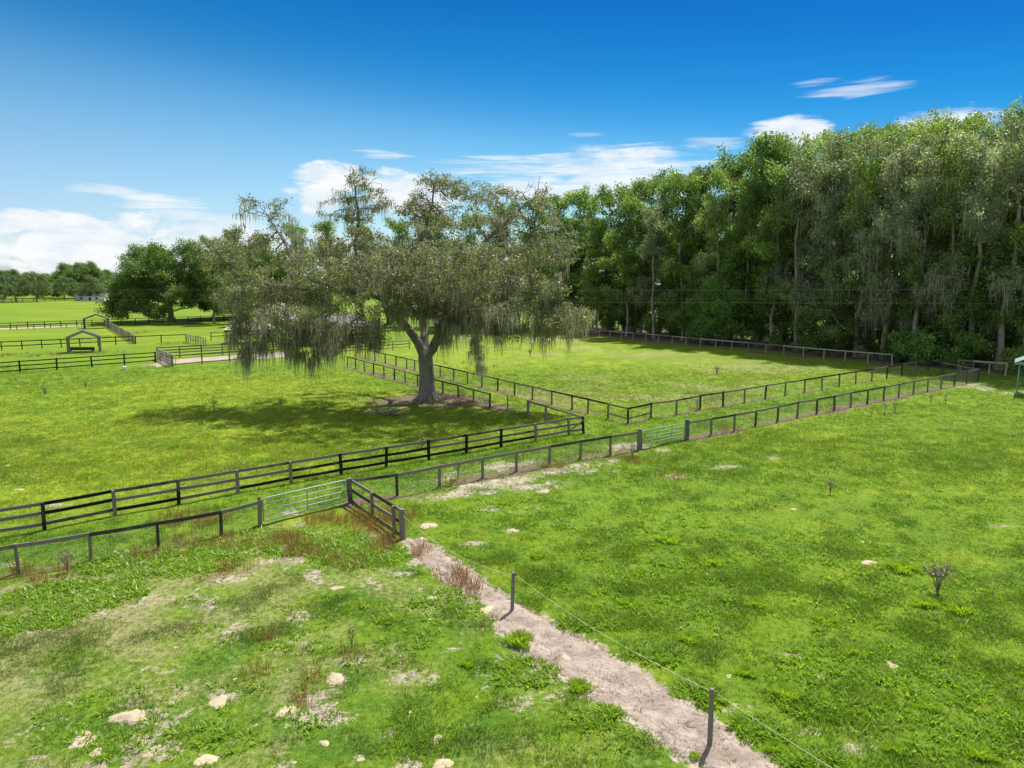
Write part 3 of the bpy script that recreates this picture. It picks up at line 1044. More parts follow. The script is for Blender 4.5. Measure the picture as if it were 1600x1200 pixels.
def wire_mesh_part(parent, pts, h, name='wire_mesh', step=0.10, rows=(0.05, 0.15, 0.25, 0.36, 0.48, 0.60, 0.73, 0.86, 1.0), th=0.0065, mat=None):
    """woven stock wire between the posts: real wires, joined as one part"""
    mat = mat or M['wire']
    V, F = [], []

    def wire(a, b, r):
        d = (b - a).normalized()
        s = d.cross(Vector((0, 0, 1)))
        if s.length < .1:
            s = Vector((1, 0, 0))
        s.normalize()
        u = s.cross(d)
        n = len(V)
        for p in (a, b):
            for k in range(3):
                t = k * 2.0944
                V.append(tuple(p + (s * math.cos(t) + u * math.sin(t)) * r))
        for k in range(3):
            k2 = (k + 1) % 3
            F.append((n + k, n + k2, n + 3 + k2, n + 3 + k))

    for a, b in zip(pts[:-1], pts[1:]):
        a, b = Vector((a[0], a[1], 0)), Vector((b[0], b[1], 0))
        L = (b - a).length
        for q in rows:
            zz = q * h
            wire(a + Vector((0, 0, zz)), b + Vector((0, 0, zz)), th * .5)
        n = max(1, int(L / step))
        for i in range(n):
            p = a.lerp(b, (i + .5) / n)
            wire(p + Vector((0, 0, rows[0] * h)), p + Vector((0, 0, rows[-1] * h)), th * .4)
    o = link(name, np_mesh(name, V, np.array(F), None, mat), parent)
    tag(o, None, None, None, 'stuff')
    return o


def resample(pts, n=None, spacing=None):
    P2 = [Vector((a, b)) for a, b in pts]
    ls = [0]
    for a, b in zip(P2[:-1], P2[1:]):
        ls.append(ls[-1] + (b - a).length)
    n = n or max(1, round(ls[-1] / spacing))
    out = []
    for i in range(n + 1):
        t = ls[-1] * i / n
        out.append((float(np.interp(t, ls, [p.x for p in P2])), float(np.interp(t, ls, [p.y for p in P2]))))
    return out


def fence(label, pts, heights, mat, rails=(0.93,), post_w=0.11, rail_h=0.14, rail_t=0.045, mesh=False, side=-1, first_post=True, last_post=True, group=None, start=None, end=None,
          mesh_mat=None, rail_mats=None, below=.25):
    """pts: ground (x, y) of every post; heights: (h at first, h at last)"""
    base = empty('fence', (pts[0][0], pts[0][1], 0), 0, label=label, cat='fence', group=group)
    o0 = Vector((pts[0][0], pts[0][1], 0))
    loc = [Vector((a, b, 0)) - o0 for a, b in pts]
    n = len(loc)
    hs = [heights[0] + (heights[1] - heights[0]) * i / max(1, n - 1) for i in range(n)]
    for i, p in enumerate(loc):
        if (i == 0 and not first_post) or (i == n - 1 and not last_post):
            continue
        q = loc[min(i + 1, n - 1)] - loc[max(i - 1, 0)]
        put_post(base, p, hs[i] + rngp.uniform(-.02, .02), post_w, mat, math.atan2(q.y, q.x), below=below)
    for i in range(n - 1):
        a, b = loc[i], loc[i + 1]
        d = (b - a)
        for r in rails:
            za, zb = hs[i] * r + rngp.uniform(-.03, .03) * (r < .9), hs[i + 1] * r + rngp.uniform(-.03, .03) * (r < .9)
            gap = d.normalized() * .006
            put_board(base, (a.x + gap.x, a.y + gap.y, za), (b.x - gap.x, b.y - gap.y, zb), rail_t, rail_h, mat, off=side * (post_w / 2 + rail_t / 2 + .002))
    if mesh:
        s = side * (post_w / 2 + 0.004)
        sh = []
        for i, p in enumerate(loc):
            q = loc[min(i + 1, n - 1)] - loc[max(i - 1, 0)]
            ang = math.atan2(q.y, q.x)
            sh.append((p.x - math.sin(ang) * s, p.y + math.cos(ang) * s))
        wire_mesh_part(base, sh, min(hs) * (rails[0] - .03), mat=mesh_mat)
    return base


def fit_line(px, n=None, wob=0.04):
    """photograph feet of a straight fence -> evenly laid out posts on its fitted line"""
    pts = np.array(gp(*px))
    c = pts.mean(0)
    u, s, vt = np.linalg.svd(pts - c)
    d = vt[0]
    if np.dot(pts[-1] - pts[0], d) < 0:
        d = -d
    t0, t1 = np.dot(pts[0] - c, d), np.dot(pts[-1] - c, d)
    n = n or len(px)
    ts = np.linspace(t0, t1, n)
    return [tuple(c + d * t) for t in ts]


HM0, HM1 = 1.14, 1.36
# --- main single-rail wire fence, left of the steel gate
pts = gp(*MAIN_L) + gp(MAIN_GATE[0])
fence('single-rail wire mesh fence left of the silver gate, reddish weeds at its foot', pts, (1.12, 1.14), M['fence_grey'], rails=(0.95,), post_w=.115, rail_h=.15, mesh=True, last_post=False)
# --- between the gates
pts = gp(MAIN_GATE[1]) + gp(*MAIN_M) + gp(GREEN_GATE[0])
fence('single-rail wire mesh fence running between the silver gate and the green gate', pts, (1.20, 1.22), M['fence_grey'], rails=(0.95,), post_w=.115, rail_h=.15, mesh=True, first_post=False, last_post=False)
# --- right of the green gate to the forest
pts = gp(GREEN_GATE[1]) + gp(*MAIN_R)
fence('long single-rail wire mesh fence running from the green gate to the shady forest corner', pts, (1.24, 1.36), M['fence_grey'], rails=(0.95,), post_w=.12, rail_h=.14, mesh=True, first_post=False)

# gate posts
for px, py, wd, h, lab in ((407, 821, .19, 1.22, 'thick square grey post at the left end of the silver gate'), (547, 786, .22, 1.22, 'thick grey corner post at the right end of the silver gate'),
                           (999, 702, .26, 1.32, 'thick dark post at the left side of the green gate'), (1073, 686.5, .24, 1.38, 'thick dark post at the right side of the green gate')):
    p = G(px, py)
    e = empty('gate_post', p, 0, label=lab, cat='post')
    put_post(e, Vector((0, 0, 0)), h, wd, M['fence_grey'] if px < 600 else M['fence_dark'], .3, name='shaft')
    MB().box((0, 0, h + .012), (wd * .86, wd * .86, .03)).build('cap', M['fence_dark'], e)


def tube_gate(label, a, b, h, nrails, mat, r, nverts=1, zb=0.12):
    a, b = Vector(a), Vector(b)
    d = (b - a)
    L = d.length
    ang = math.atan2(d.y, d.x)
    e = empty('farm_gate', a, ang, label=label, cat='gate')
    m = .16
    x0, x1 = m, L - m
    # bent outer frame with rounded top corners
    c = .14
    pts = [(x0, 0, zb), (x0, 0, h - c)]
    for k in range(1, 5):
        t = math.pi / 2 * k / 4
        pts.append((x0 + c - c * math.cos(t), 0, h - c + c * math.sin(t)))
    for k in range(0, 5):
        t = math.pi / 2 * k / 4
        pts.append((x1 - c + c * math.sin(t), 0, h - c + c * math.cos(t)))
    pts.append((x1, 0, zb))
    pts.append((x0, 0, zb))
    MB().tube(pts, r, 8, False).build('frame', mat, e, True)
    zs = [zb + (h - zb) * (i / (nrails - 1)) ** 1.08 for i in range(1, nrails - 1)]
    for zz in zs:
        o = link('rail', MB().tube([(x0 + r, 0, zz), (x1 - r, 0, zz)], r * .82, 8).mesh('rail', mat, True), e)
    for k in range(nverts):
        xx = x0 + (x1 - x0) * (k + 1) / (nverts + 1)
        MB().box((xx, -r * 1.3, (zb + h) / 2), (.055, .012, h - zb)).build('brace', mat, e)
    for zz in (zb + .18, h - .22):
        MB().tube([(.04, 0, zz), (x0, 0, zz)], .016, 6).build('hinge', mat, e)
    MB().tube([(x1, 0, h * .62), (x1 + .08, -.02, h * .55), (L - .02, -.02, h * .62)], .009, 5).build('chain', mat, e)
    return e


tube_gate('silver galvanised five-bar tube gate between two grey wooden posts', gp(MAIN_GATE[0])[0] + (0,), gp(MAIN_GATE[1])[0] + (0,), 1.20, 5, M['galv'], .028, 1, .16)
tube_gate('green painted tube gate with six bars in the middle of the fence', gp(GREEN_GATE[0])[0] + (0,), gp(GREEN_GATE[1])[0] + (0,), 1.18, 6, M['green_steel'], .030, 2, .13)

# --- wing of three boards from the corner post towards the camera
A0, A1 = G(547, 786), G(629, 842)
pts = [tuple(A0.lerp(A1, t)[:2]) for t in (0.0, 0.46, 0.86, 1.0)]
wing = fence('short fence of three grey boards from the silver gate corner to the thick end post', pts, (1.20, 1.24), M['fence_grey'], rails=(.93, .52, .06), post_w=.13, rail_h=.15, rail_t=.05, first_post=False, last_post=False, side=1)
e = empty('end_post', A1, 0, label='thick round dark wooden post ending the three-board wing fence', cat='post')
put_post(e, Vector((0, 0, 0)), 1.30, .27, M['fence_dark'], 0, name='shaft', round_=True)
MB().tube([(0, 0, 1.3), (0, 0, 1.315)], [.12, .10], 12).build('cap', M['fence_grey'], e)

# --- three-board fence along the left field
pts = gp(*BOARD3)
lastp = G(911, 677)
pts = pts + [(lastp.x, lastp.y)]
b3 = fence('long three-board grey and black fence along the lower edge of the oak field', pts, (1.24, 1.22), M['fence_dark'], rails=(.93, .58, .22), post_w=.14, rail_h=.15, rail_t=.045, side=1, last_post=True)
# brace in the last bay
c0 = Vector((*pts[-2], 0)) - Vector((*pts[0], 0))
c1 = Vector((*pts[-1], 0)) - Vector((*pts[0], 0))
put_board(b3, (c0.x, c0.y, .3), (c1.x, c1.y, 1.0), .04, .10, M['fence_dark'], off=-.1, name='brace')
# rail leading back from the corner
p0 = lastp
pts = [tuple(p0[:2])] + gp((853, 658), (825, 650))
fence('short single-rail fence bay with doubled posts behind the three-board corner', pts, (1.24, 1.30), M['fence_grey'], rails=(.95,), post_w=.16, rail_h=.14, first_post=False, side=1)
# lone post in the gap
# --- lane fence left and paddock fence
pts = gp(*LANE_L)
lane = fence('single-rail dark fence passing right behind the foot of the great oak', pts[1:], (1.22, 1.40), M['fence_dark'], rails=(.95,), post_w=.12, rail_h=.12, mesh=True, side=1)
e = empty('lone_post', G(793, 642), 0, label='single dark post standing alone in the gap behind the doubled posts', cat='post')
put_post(e, Vector((0, 0, 0)), 1.30, .12, M['fence_dark'], 0, name='shaft')
MB().box((0, 0, 1.31), (.10, .10, .02)).build('cap', M['fence_grey'], e)
pts = gp(*PAD_L)
fence('single-rail dark fence bounding the middle paddock, running back left past the oak', pts, (1.26, 1.40), M['fence_dark'], rails=(.95,), post_w=.12, rail_h=.13, mesh=True, side=1)
pts = gp(*PAD_R)
pr_ = fence('single-rail dark fence of the middle paddock, running right to the forest shade', pts, (1.26, 1.42), M['fence_dark'], rails=(.95,), post_w=.12, rail_h=.13, mesh=True, side=-1, first_post=False)
o0 = Vector((*pts[0], 0))
q0 = Vector((*gp(PAD_R[1])[0], 0)) - o0
put_board(pr_, (0, 0, .42), (q0.x, q0.y, .5), .045, .10, M['fence_dark'], off=-.09, name='brace')
q1 = Vector((*gp(PAD_L[1])[0], 0))
put_board(pr_, (0, 0, .42), (q1.x - o0.x, q1.y - o0.y, .5), .045, .10, M['fence_dark'], off=.09, name='brace')
# --- back fence at the forest's foot
pts = gp(*BACK)
fence('pale weathered single-rail fence along the foot of the forest', pts, (1.35, 1.55), M['fence_pale'], rails=(.95,), post_w=.11, rail_h=.15, mesh=True, side=-1)
pts = gp(*BACK_R)
fence('short pale single-rail fence in the shade beside the green canopy', pts, (1.5, 1.6), M['fence_pale'], rails=(.95,), post_w=.12, rail_h=.18, mesh=True, side=-1)
# shaded cross fence closing the lane at the forest corner
pts = gp((1450, 579.5), (1472, 584), (1500, 590), (1528, 595))
fence('shaded single-rail fence closing the lane end at the forest corner', pts, (1.42, 1.36), M['fence_grey'], rails=(.95,), post_w=.12, rail_h=.13, mesh=True, first_post=False, last_post=False)

# --- fences of the left background
def run(label, a, b, spacing, h, mat, rails, **kw):
    p = resample(gp(a, b), spacing=spacing)
    return fence(label, p, (h, h), mat, rails=rails, **kw)


run('black three-board fence across the left side of the oak field, left of the pen', (-30, 586.5), (243, 566.3), 4.2, 1.45, M['fence_black'], (.93, .58, .20), post_w=.16, rail_h=.13, side=-1)
run('dark two-board fence of the far left paddock passing behind the near shelter', (-30, 549), (208, 537.5), 2.7, 1.45, M['fence_black'], (.93, .45), post_w=.15, rail_h=.15)
run('dark single-rail fence right of the far left paddock corner', (212, 538), (291, 534.5), 3.6, 1.5, M['fence_black'], (.93,), post_w=.17, rail_h=.14)
run('grey board fence running back from the end of the single rail', (291, 534.5), (322, 541), 1.4, 1.5, M['fence_pale'], (.93, .7, .45), post_w=.14, rail_h=.12)
run('grey fence on the right side of the far left paddock, running away', (210, 537), (163, 508.5), 2.4, 1.6, M['fence_pale'], (.95, .68, .42, .18), post_w=.16, rail_h=.14)
run('long black three-board fence in front of the dark round tree', (-40, 517), (385, 499.5), 3.4, 1.6, M['fence_black'], (.93, .6, .28), post_w=.16, rail_h=.13)
run('thin wire-topped dark fence just behind the sand lane', (-30, 518), (128, 510.5), 3.6, 1.0, M['fence_black'], (.93,), post_w=.12, rail_h=.10)
run('distant dark fence beneath the far left trees', (-120, 475.5), (190, 468.8), 6.0, 2.0, M['fence_black'], (.93, .6, .28), post_w=.22, rail_h=.22)
# the pen
run('grey two-rail front fence of the sandy pen', (270, 572.5), (400, 561.5), 4.3, 1.5, M['fence_grey'], (.93, .18), post_w=.14, rail_h=.13)
run('grey four-board fence on the far side of the sandy pen', (246, 561), (440, 549.5), 3.2, 1.7, M['fence_grey'], (.95, .72, .48, .22), post_w=.15, rail_h=.16)
run('grey four-board end fence of the sandy pen, seen edge-on', (246, 562), (269, 572), 1.1, 1.6, M['fence_pale'], (.95, .72, .48, .22), post_w=.15, rail_h=.14)
run('grey board fence behind the pen beside the pale pavilion', (330, 532), (420, 527.5), 3.0, 1.6, M['fence_grey'], (.93, .5), post_w=.16, rail_h=.13)
run('pale three-board fence behind the oak trunk', (530, 553), (640, 545.5), 3.0, 1.5, M['fence_pale'], (.93, .6, .28), post_w=.15, rail_h=.15)
run('grey single-rail fence far behind the hanging moss right of the trunk', (690, 532), (862, 522.5), 3.2, 1.5, M['fence_grey'], (.93,), post_w=.14, rail_h=.14)

# --- electric wire line beside the path
WP = [G(629, 842), G(801, 953), G(1109, 1161)]
ext = WP[2] + (WP[2] - WP[1])
e = empty('wire_fence', WP[1], 0, label='slack electric wire with yellow ribbons on two bare wooden posts beside the sandy track', cat='wire fence')
lp = [p - WP[1] for p in WP + [ext]]
for p, h in ((lp[1], 1.30), (lp[2], 1.36), (lp[3], 1.3)):
    o = put_post(e, p, h, .125, M['fence_dark'], .2, round_=True)
    MB().tube([(p.x + .07, p.y - .02, h - .09), (p.x + .12, p.y - .03, h - .09)], [.022, .03], 8).build('insulator', M['plastic_dark'], e)
tops = [Vector((lp[0].x, lp[0].y, 1.05)), Vector((lp[1].x + .12, lp[1].y - .03, 1.2)), Vector((lp[2].x + .12, lp[2].y - .03, 1.25)), Vector((lp[3].x + .12, lp[3].y, 1.2))]
for a, b, sag in zip(tops[:-1], tops[1:], (.42, .22, .12)):
    pp = []
    for i in range(17):
        t = i / 16
        q = a.lerp(b, t)
        q.z -= sag * 4 * t * (1 - t)
        pp.append(q)
    MB().tube(pp, .0042, 5).build('wire', M['white_tape'], e)
    for t in (.3, .44, .62, .78, .9):
        t += rngp.uniform(-.05, .05)
        q = a.lerp(b, t)
        q.z -= sag * 4 * t * (1 - t)
        dx, dy = rngp.uniform(.02, .1), rngp.uniform(-.06, .02)
        MB().hexa([q + Vector((-.012, 0, 0)), q + Vector((.012, 0, 0)), q + Vector((.012, .004, 0)), q + Vector((-.012, .004, 0)),
                   q + Vector((dx - .008, dy, -.22)), q + Vector((dx + .02, dy, -.22)), q + Vector((dx + .02, dy + .004, -.22)), q + Vector((dx - .008, dy + .004, -.22))]).build('ribbon', M['yellow_tape'], e)


# ------------------------------------------------------------------ trees
def grow(att, nodes, parents, step, infl, kill, iters, rng, up=0.0, jitter=0.18):
    """space colonisation: branches reach for the attraction points"""
    pos = [np.array(p, dtype=float) for p in nodes]
    par = list(parents)
    att = np.array(att, dtype=float)
    alive = np.ones(len(att), bool)
    P_ = np.array(pos)
    D = np.full(len(att), 1e9)
    NI = np.zeros(len(att), int)
    for i in range(0, len(P_), 64):
        d = np.linalg.norm(att[:, None, :] - P_[None, i:i + 64, :], axis=2)
        j = d.argmin(1)
        m = d.min(1)
        b = m < D
        D[b] = m[b]
        NI[b] = j[b] + i
    for it in range(iters):
        use = alive & (D < infl)
        if not use.any():
            break
        ids, inv = np.unique(NI[use], return_inverse=True)
        P_ = np.array(pos)
        dirs = att[use] - P_[NI[use]]
        dirs /= np.linalg.norm(dirs, axis=1, keepdims=True) + 1e-9
        acc = np.zeros((len(ids), 3))
        np.add.at(acc, inv, dirs)
        acc /= np.linalg.norm(acc, axis=1, keepdims=True) + 1e-9
        acc += rng.normal(0, jitter, acc.shape)
        acc[:, 2] += up
        acc /= np.linalg.norm(acc, axis=1, keepdims=True) + 1e-9
        new = P_[ids] + acc * step
        b0 = len(pos)
        for k in range(len(ids)):
            pos.append(new[k])
            par.append(int(ids[k]))
        d = np.linalg.norm(att[:, None, :] - new[None, :, :], axis=2)
        j = d.argmin(1)
        m = d[np.arange(len(att)), j]
        b = m < D
        D[b] = m[b]
        NI[b] = j[b] + b0
        alive &= D > kill
        if len(pos) > 9000:
            break
    return np.array(pos), np.array(par)


def pipe_radii(pos, par, tip, power, rmax=None, fixed=None):
    n = len(pos)
    acc = np.zeros(n)
    kids = np.zeros(n, int)
    for i in range(n - 1, 0, -1):
        if par[i] >= 0:
            kids[par[i]] += 1
    order = list(range(n))
    for i in range(n - 1, -1, -1):
        if acc[i] == 0:
            acc[i] = tip ** power
        if par[i] >= 0:
            acc[par[i]] += acc[i]
    r = acc ** (1 / power)
    if rmax:
        r = np.minimum(r, rmax)
    if fixed is not None:
        for k, v in fixed.items():
            r[k] = v
    return r, kids


def skeleton_mesh(pos, par, rad, minr, sides_big=10):
    """tapered tube for every branch segment, joined smoothly at the nodes"""
    n = len(pos)
    V, Fq, off = [], [], 0
    dirs = np.zeros((n, 3))
    has = par >= 0
    dirs[has] = pos[has] - pos[par[has]]
    Vs, Fs = [], []
    for i in range(n):
        p = par[i]
        if p < 0 or rad[i] < minr:
            continue
        k = 10 if rad[i] > .3 else 7 if rad[i] > .12 else 5 if rad[i] > .05 else 3
        a, b = pos[p], pos[i]
        d = b - a
        L = np.linalg.norm(d)
        if L < 1e-6:
            continue
        d = d / L
        dp_ = dirs[p]
        if par[p] >= 0 and np.linalg.norm(dp_) > 0:
            dp_ = dp_ / np.linalg.norm(dp_)
            da = d + dp_
            da = da / (np.linalg.norm(da) + 1e-9)
        else:
            da = d
        ra = min(rad[p], rad[i] * 1.35)
        ring = []
        for c, dd, r in ((a, da, ra), (b, d, rad[i])):
            ref = np.array([0.0, 1.0, 0.05]) if abs(dd[1]) < .9 else np.array([1.0, 0, 0])
            s = np.cross(dd, ref)
            s /= np.linalg.norm(s)
            u = np.cross(dd, s)
            t = np.arange(k) * 2 * math.pi / k
            ring.append(c + (np.cos(t)[:, None] * s + np.sin(t)[:, None] * u) * r)
        Vs.append(np.concatenate(ring))
        kk = np.arange(k)
        k2 = (kk + 1) % k
        Fs.append(np.stack([kk, k2, k2 + k, kk + k], 1) + off)
        off += 2 * k
    return np.concatenate(Vs), np.concatenate(Fs)


def leaves_mesh(centers, ctone, rng, per, spread_r, size, flat=0.7, hang=0.0):
    """diamond leaf sprays around each centre"""
    n = len(centers)
    tot = n * per
    c = np.repeat(centers, per, axis=0)
    cl = np.repeat(ctone, per)
    o = rng.normal(0, 1, (tot, 3)) * spread_r
    o[:, 2] *= flat
    p = c + o
    p[:, 2] -= hang * rng.random(tot)
    d = rng.normal(0, 1, (tot, 3))
    d /= np.linalg.norm(d, axis=1, keepdims=True)
    e = rng.normal(0, 1, (tot, 3)) + np.array([0, 0, .5])
    s = np.cross(d, e)
    s /= np.linalg.norm(s, axis=1, keepdims=True) + 1e-9
    L = size * (0.6 + 0.9 * rng.random(tot))[:, None]
    V = np.stack([p - d * L * .5, p + s * L * .27, p + d * L * .5, p - s * L * .27], 1).reshape(-1, 3)
    F = np.arange(tot * 4).reshape(-1, 4)
    v = np.repeat(rng.random(tot), 4)
    cc = np.repeat(cl, 4)
    return V, F, v, cc


def moss_mesh(anchors, lens, rng, width=0.05, per=10, spread_r=0.22, tone=None):
    """curtains of hanging strands below each anchor"""
    n = len(anchors)
    tot = n * per
    a = np.repeat(anchors, per, axis=0) + rng.normal(0, 1, (tot, 3)) * np.array([spread_r, spread_r, spread_r * .4])
    L = np.repeat(lens, per) * (0.25 + 0.9 * rng.random(tot) ** 1.5)
    ang = rng.random(tot) * math.pi
    sx = np.stack([np.cos(ang), np.sin(ang), np.zeros(tot)], 1)
    segs = 4
    rows = []
    sway = rng.normal(0, .05, (tot, 3))
    for k in range(segs + 1):
        t = k / segs
        wv = width * (0.55 + 0.6 * math.sin(math.pi * min(1, t * 1.3 + .12))) * (1 - t) ** .35 if k < segs else width * .1
        c = a + np.stack([np.sin(t * 5 + ang) * .03 * L + sway[:, 0] * t * L, np.cos(t * 4 + ang * 2) * .03 * L + sway[:, 1] * t * L, -L * t], 1)
        wj = wv * (0.6 + 0.8 * rng.random(tot))[:, None]
        rows.append(c - sx * wj * .5)
        rows.append(c + sx * wj * .5)
    V = np.stack(rows, 1)          # tot, 2*(segs+1), 3
    base = (np.arange(tot) * (2 * (segs + 1)))[:, None]
    F = []
    for k in range(segs):
        F.append(base + np.array([2 * k, 2 * k + 1, 2 * k + 3, 2 * k + 2])[None, :])
    F = np.concatenate(F)
    v = np.repeat(rng.random(tot), 2 * (segs + 1))
    tn = np.repeat(np.repeat(rng.random(n) if tone is None else tone, per), 2 * (segs + 1))
    return V.reshape(-1, 3), F, v, tn


def blob_points(rng, c, r, n):
    d = rng.normal(0, 1, (n, 3))
    d /= np.linalg.norm(d, axis=1, keepdims=True)
    return np.array(c) + d * (rng.random(n)[:, None] ** (1 / 2.2)) * np.array(r)


# ---- the great oak -------------------------------------------------------
def oak_world(px, py, dy=0.0):
    p = P(px, py, OAK_D)
    k = (p - Vector((0, 0, CAM_H)))
    return np.array([p.x - OAK.x, dy, p.z])


rg = np.random.default_rng(21)
fixed_nodes, fixed_par, fixed_r = [], [], {}


def limb(start, pts, r0, r1, sub=0.9):
    """pts: (px, py, dy) along a main limb; start = index of an existing node or None"""
    ws = [oak_world(*p) for p in pts]
    if start is not None:
        ws = [fixed_nodes[start]] + ws
    path = [ws[0]]
    for a, b in zip(ws[:-1], ws[1:]):
        m = max(1, int(np.linalg.norm(b - a) / sub))
        for i in range(1, m + 1):
            t = i / m
            path.append(a * (1 - t) + b * t + (rg.normal(0, .10, 3) if i < m else 0))
    last = start
    first = 0
    if start is not None:
        path = path[1:]
    ids = []
    for i, q in enumerate(path):
        fixed_nodes.append(np.array(q))
        fixed_par.append(-1 if last is None else last)
        last = len(fixed_nodes) - 1
        t = i / max(1, len(path) - 1)
        fixed_r[last] = r0 * (1 - t) + r1 * t
        ids.append(last)
    return ids


trunk = limb(None, [(668, 629, 0), (668, 618, 0), (667, 605, 0), (667, 590, 0), (666, 572, 0), (664, 556, 0)], .75, .64, 3)
fixed_r[trunk[0]] = 1.15
fixed_r[trunk[1]] = .88
fixed_r[trunk[2]] = .72
t_end = trunk[-1]
L1 = limb(t_end, [(652, 535, .3), (637, 515, .6), (622, 500, .8), (604, 480, .4), (598, 467, 0), (574, 456, -.6), (548, 452, -1.2), (520, 446, -1.6), (506, 444, -2), (488, 452, -2.4), (462, 447, -2.6), (438, 446, -2.8), (420, 436, -3)], .40, .10)
L2 = limb(L1[len(L1) // 2], [(590, 440, 1), (566, 424, 2), (545, 400, 3), (546, 360, 3.2), (548, 320, 3.0), (543, 285, 3)], .26, .07)
L3 = limb(t_end, [(676, 545, -.3), (688, 522, -.8), (696, 500, -1), (703, 470, -1.4), (713, 440, -1), (735, 408, 0), (760, 372, 1), (795, 340, 1.5), (828, 310, 2)], .44, .08)
L4 = limb(L3[len(L3) // 3], [(720, 470, -2.5), (750, 455, -3.5), (790, 452, -4), (830, 456, -4.5), (870, 462, -5)], .22, .06)
L5 = limb(t_end, [(661, 530, .8), (656, 500, 1.8), (648, 465, 2.6), (640, 425, 3), (648, 385, 2.5), (662, 350, 2), (672, 315, 1.6), (676, 285, 1.4)], .40, .07)
L6 = limb(L5[len(L5) // 4], [(645, 500, 4), (625, 480, 6.5), (600, 455, 9), (570, 430, 11)], .24, .07)
L7 = limb(L5[len(L5) // 4], [(700, 470, 4.5), (740, 440, 7.5), (780, 420, 10)], .24, .06)
L8 = limb(L3[len(L3) // 4], [(690, 480, -3.5), (665, 450, -6.5), (635, 430, -9), (600, 425, -10)], .24, .06)
L9 = limb(L3[len(L3) // 4], [(712, 490, -4), (740, 475, -7), (770, 470, -10)], .24, .06)
L10 = limb(L1[-5], [(470, 420, -1), (450, 390, 0), (430, 360, .5), (412, 335, 1)], .14, .05)
L11 = limb(L1[len(L1) // 3], [(612, 505, -1.5), (590, 512, -3), (560, 505, -4.5), (530, 515, -5.5), (495, 510, -6)], .16, .05)
L12 = limb(L3[len(L3) // 4], [(730, 500, .5), (744, 512, 1), (746, 540, 1.2), (749, 575, 1.2)], .12, .04)

BL = [  (620, 475, 40, 24, -5, 3, 40), (655, 470, 32, 28, -4, 2.5, 34), (700, 478, 40, 26, -4, 2.5, 40), (750, 495, 36, 22, -4, 2.5, 34), (800, 508, 40, 16, -5, 2.5, 30), (850, 510, 36, 14, -5, 2.5, 24), (745, 530, 12, 26, 1.2, 1, 16), (600, 520, 22, 20, -5, 2, 20), (695, 510, 14, 16, -3, 1.5, 12),
  # px, py, rx, ry (px), dy, depth half-size (m), points
    (548, 272, 30, 22, 3, 1.6, 42), (515, 305, 30, 20, 3, 2, 34), (578, 300, 18, 28, 3, 1.6, 22), (545, 330, 38, 20, 3, 3, 30), (500, 330, 26, 18, 3, 2, 20),
    (400, 320, 38, 22, 1, 2.2, 42), (435, 335, 22, 26, 1, 2, 24), (375, 330, 16, 12, 1, 1.5, 12), (440, 375, 50, 25, 1, 4, 60),
    (672, 280, 34, 20, 1.5, 2, 40), (710, 300, 26, 22, 1.5, 2.5, 30), (650, 320, 36, 22, 1.5, 3, 34), (755, 300, 34, 20, 1.5, 3, 44), (800, 305, 32, 20, 2, 3, 40),
    (838, 290, 24, 22, 2, 2, 28), (850, 335, 36, 26, 2, 3.5, 56), (770, 345, 55, 30, 2, 6, 95), (690, 350, 60, 25, 2, 6, 90),
    (870, 385, 34, 28, 0, 4, 64), (895, 375, 12, 16, 0, 2, 12), (820, 400, 55, 34, 0, 7, 130), (740, 400, 60, 34, 0, 9, 140), (650, 395, 65, 34, 0, 9, 140),
    (560, 390, 60, 34, 1, 8, 130), (480, 400, 55, 34, 1, 6.5, 110), (400, 400, 48, 36, 0, 5, 90), (345, 405, 30, 34, 0, 4, 40), (365, 450, 40, 30, 0, 4, 60),
    (420, 460, 40, 26, -2, 5, 70), (480, 455, 50, 26, -1, 7, 90), (550, 440, 60, 26, 0, 9, 110), (640, 435, 60, 26, -4, 9, 110), (725, 445, 60, 28, -4, 8, 120),
    (800, 450, 60, 28, -3, 7, 110), (860, 445, 30, 26, -3, 4, 44), (895, 490, 24, 22, -4, 3, 34), (850, 490, 40, 18, -4, 4, 44), (790, 490, 45, 18, -5, 5, 44),
    (400, 505, 22, 28, -3, 2.5, 34), (440, 515, 20, 24, -4, 2.5, 28), (492, 510, 34, 24, -5, 3, 48), (545, 520, 32, 24, -5, 3, 44), (590, 500, 30, 22, -5, 3, 34), (470, 480, 50, 16, -5, 4, 34), (402, 540, 8, 20, -3, 1, 8), (436, 535, 8, 12, -4, 1, 6), (482, 538, 12, 10, -5, 1.5, 7), (520, 540, 12, 10, -5, 1.5, 7), (556, 535, 14, 12, -5, 1.5, 10), (592, 530, 8, 18, -4, 1, 8), (520, 490, 50, 18, -6, 3, 44), (575, 505, 26, 14, -6, 2, 18), (392, 520, 18, 18, -3, 2, 14),
    (690, 450, 50, 14, -7, 3, 26), (620, 425, 50, 14, -9, 3, 20), (746, 545, 10, 26, 1.2, .8, 16), (700, 420, 120, 34, 9, 4, 110), (560, 420, 90, 30, 10, 3, 70), (720, 410, 90, 30, -9, 3, 80), (580, 425, 80, 26, -9, 3, 60),
]
att = []
KPX = OAK_D / FPX
for (px, py, rx, ry, dy, rd, n) in BL:
    c = oak_world(px, py, dy)
    att.append(blob_points(rg, c, (rx * KPX, rd, ry * KPX), int(n * 1.7)))
att = np.concatenate(att)
pos, par = grow(att, fixed_nodes, fixed_par, 0.55, 6.0, 0.62, 120, rg, 0.0, 0.30)
nf = len(fixed_nodes)
rad, kids = pipe_radii(pos, par, 0.023, 2.35, rmax=.34)
for k, v in fixed_r.items():
    rad[k] = v
for i in range(nf, len(pos)):
    rad[i] = min(rad[i], rad[par[i]] * .92)
print('oak nodes', len(pos), time.time() - T0)
oak = empty('live_oak', OAK, 0, label='huge spreading live oak hung with grey moss, standing alone in the field', cat='tree')
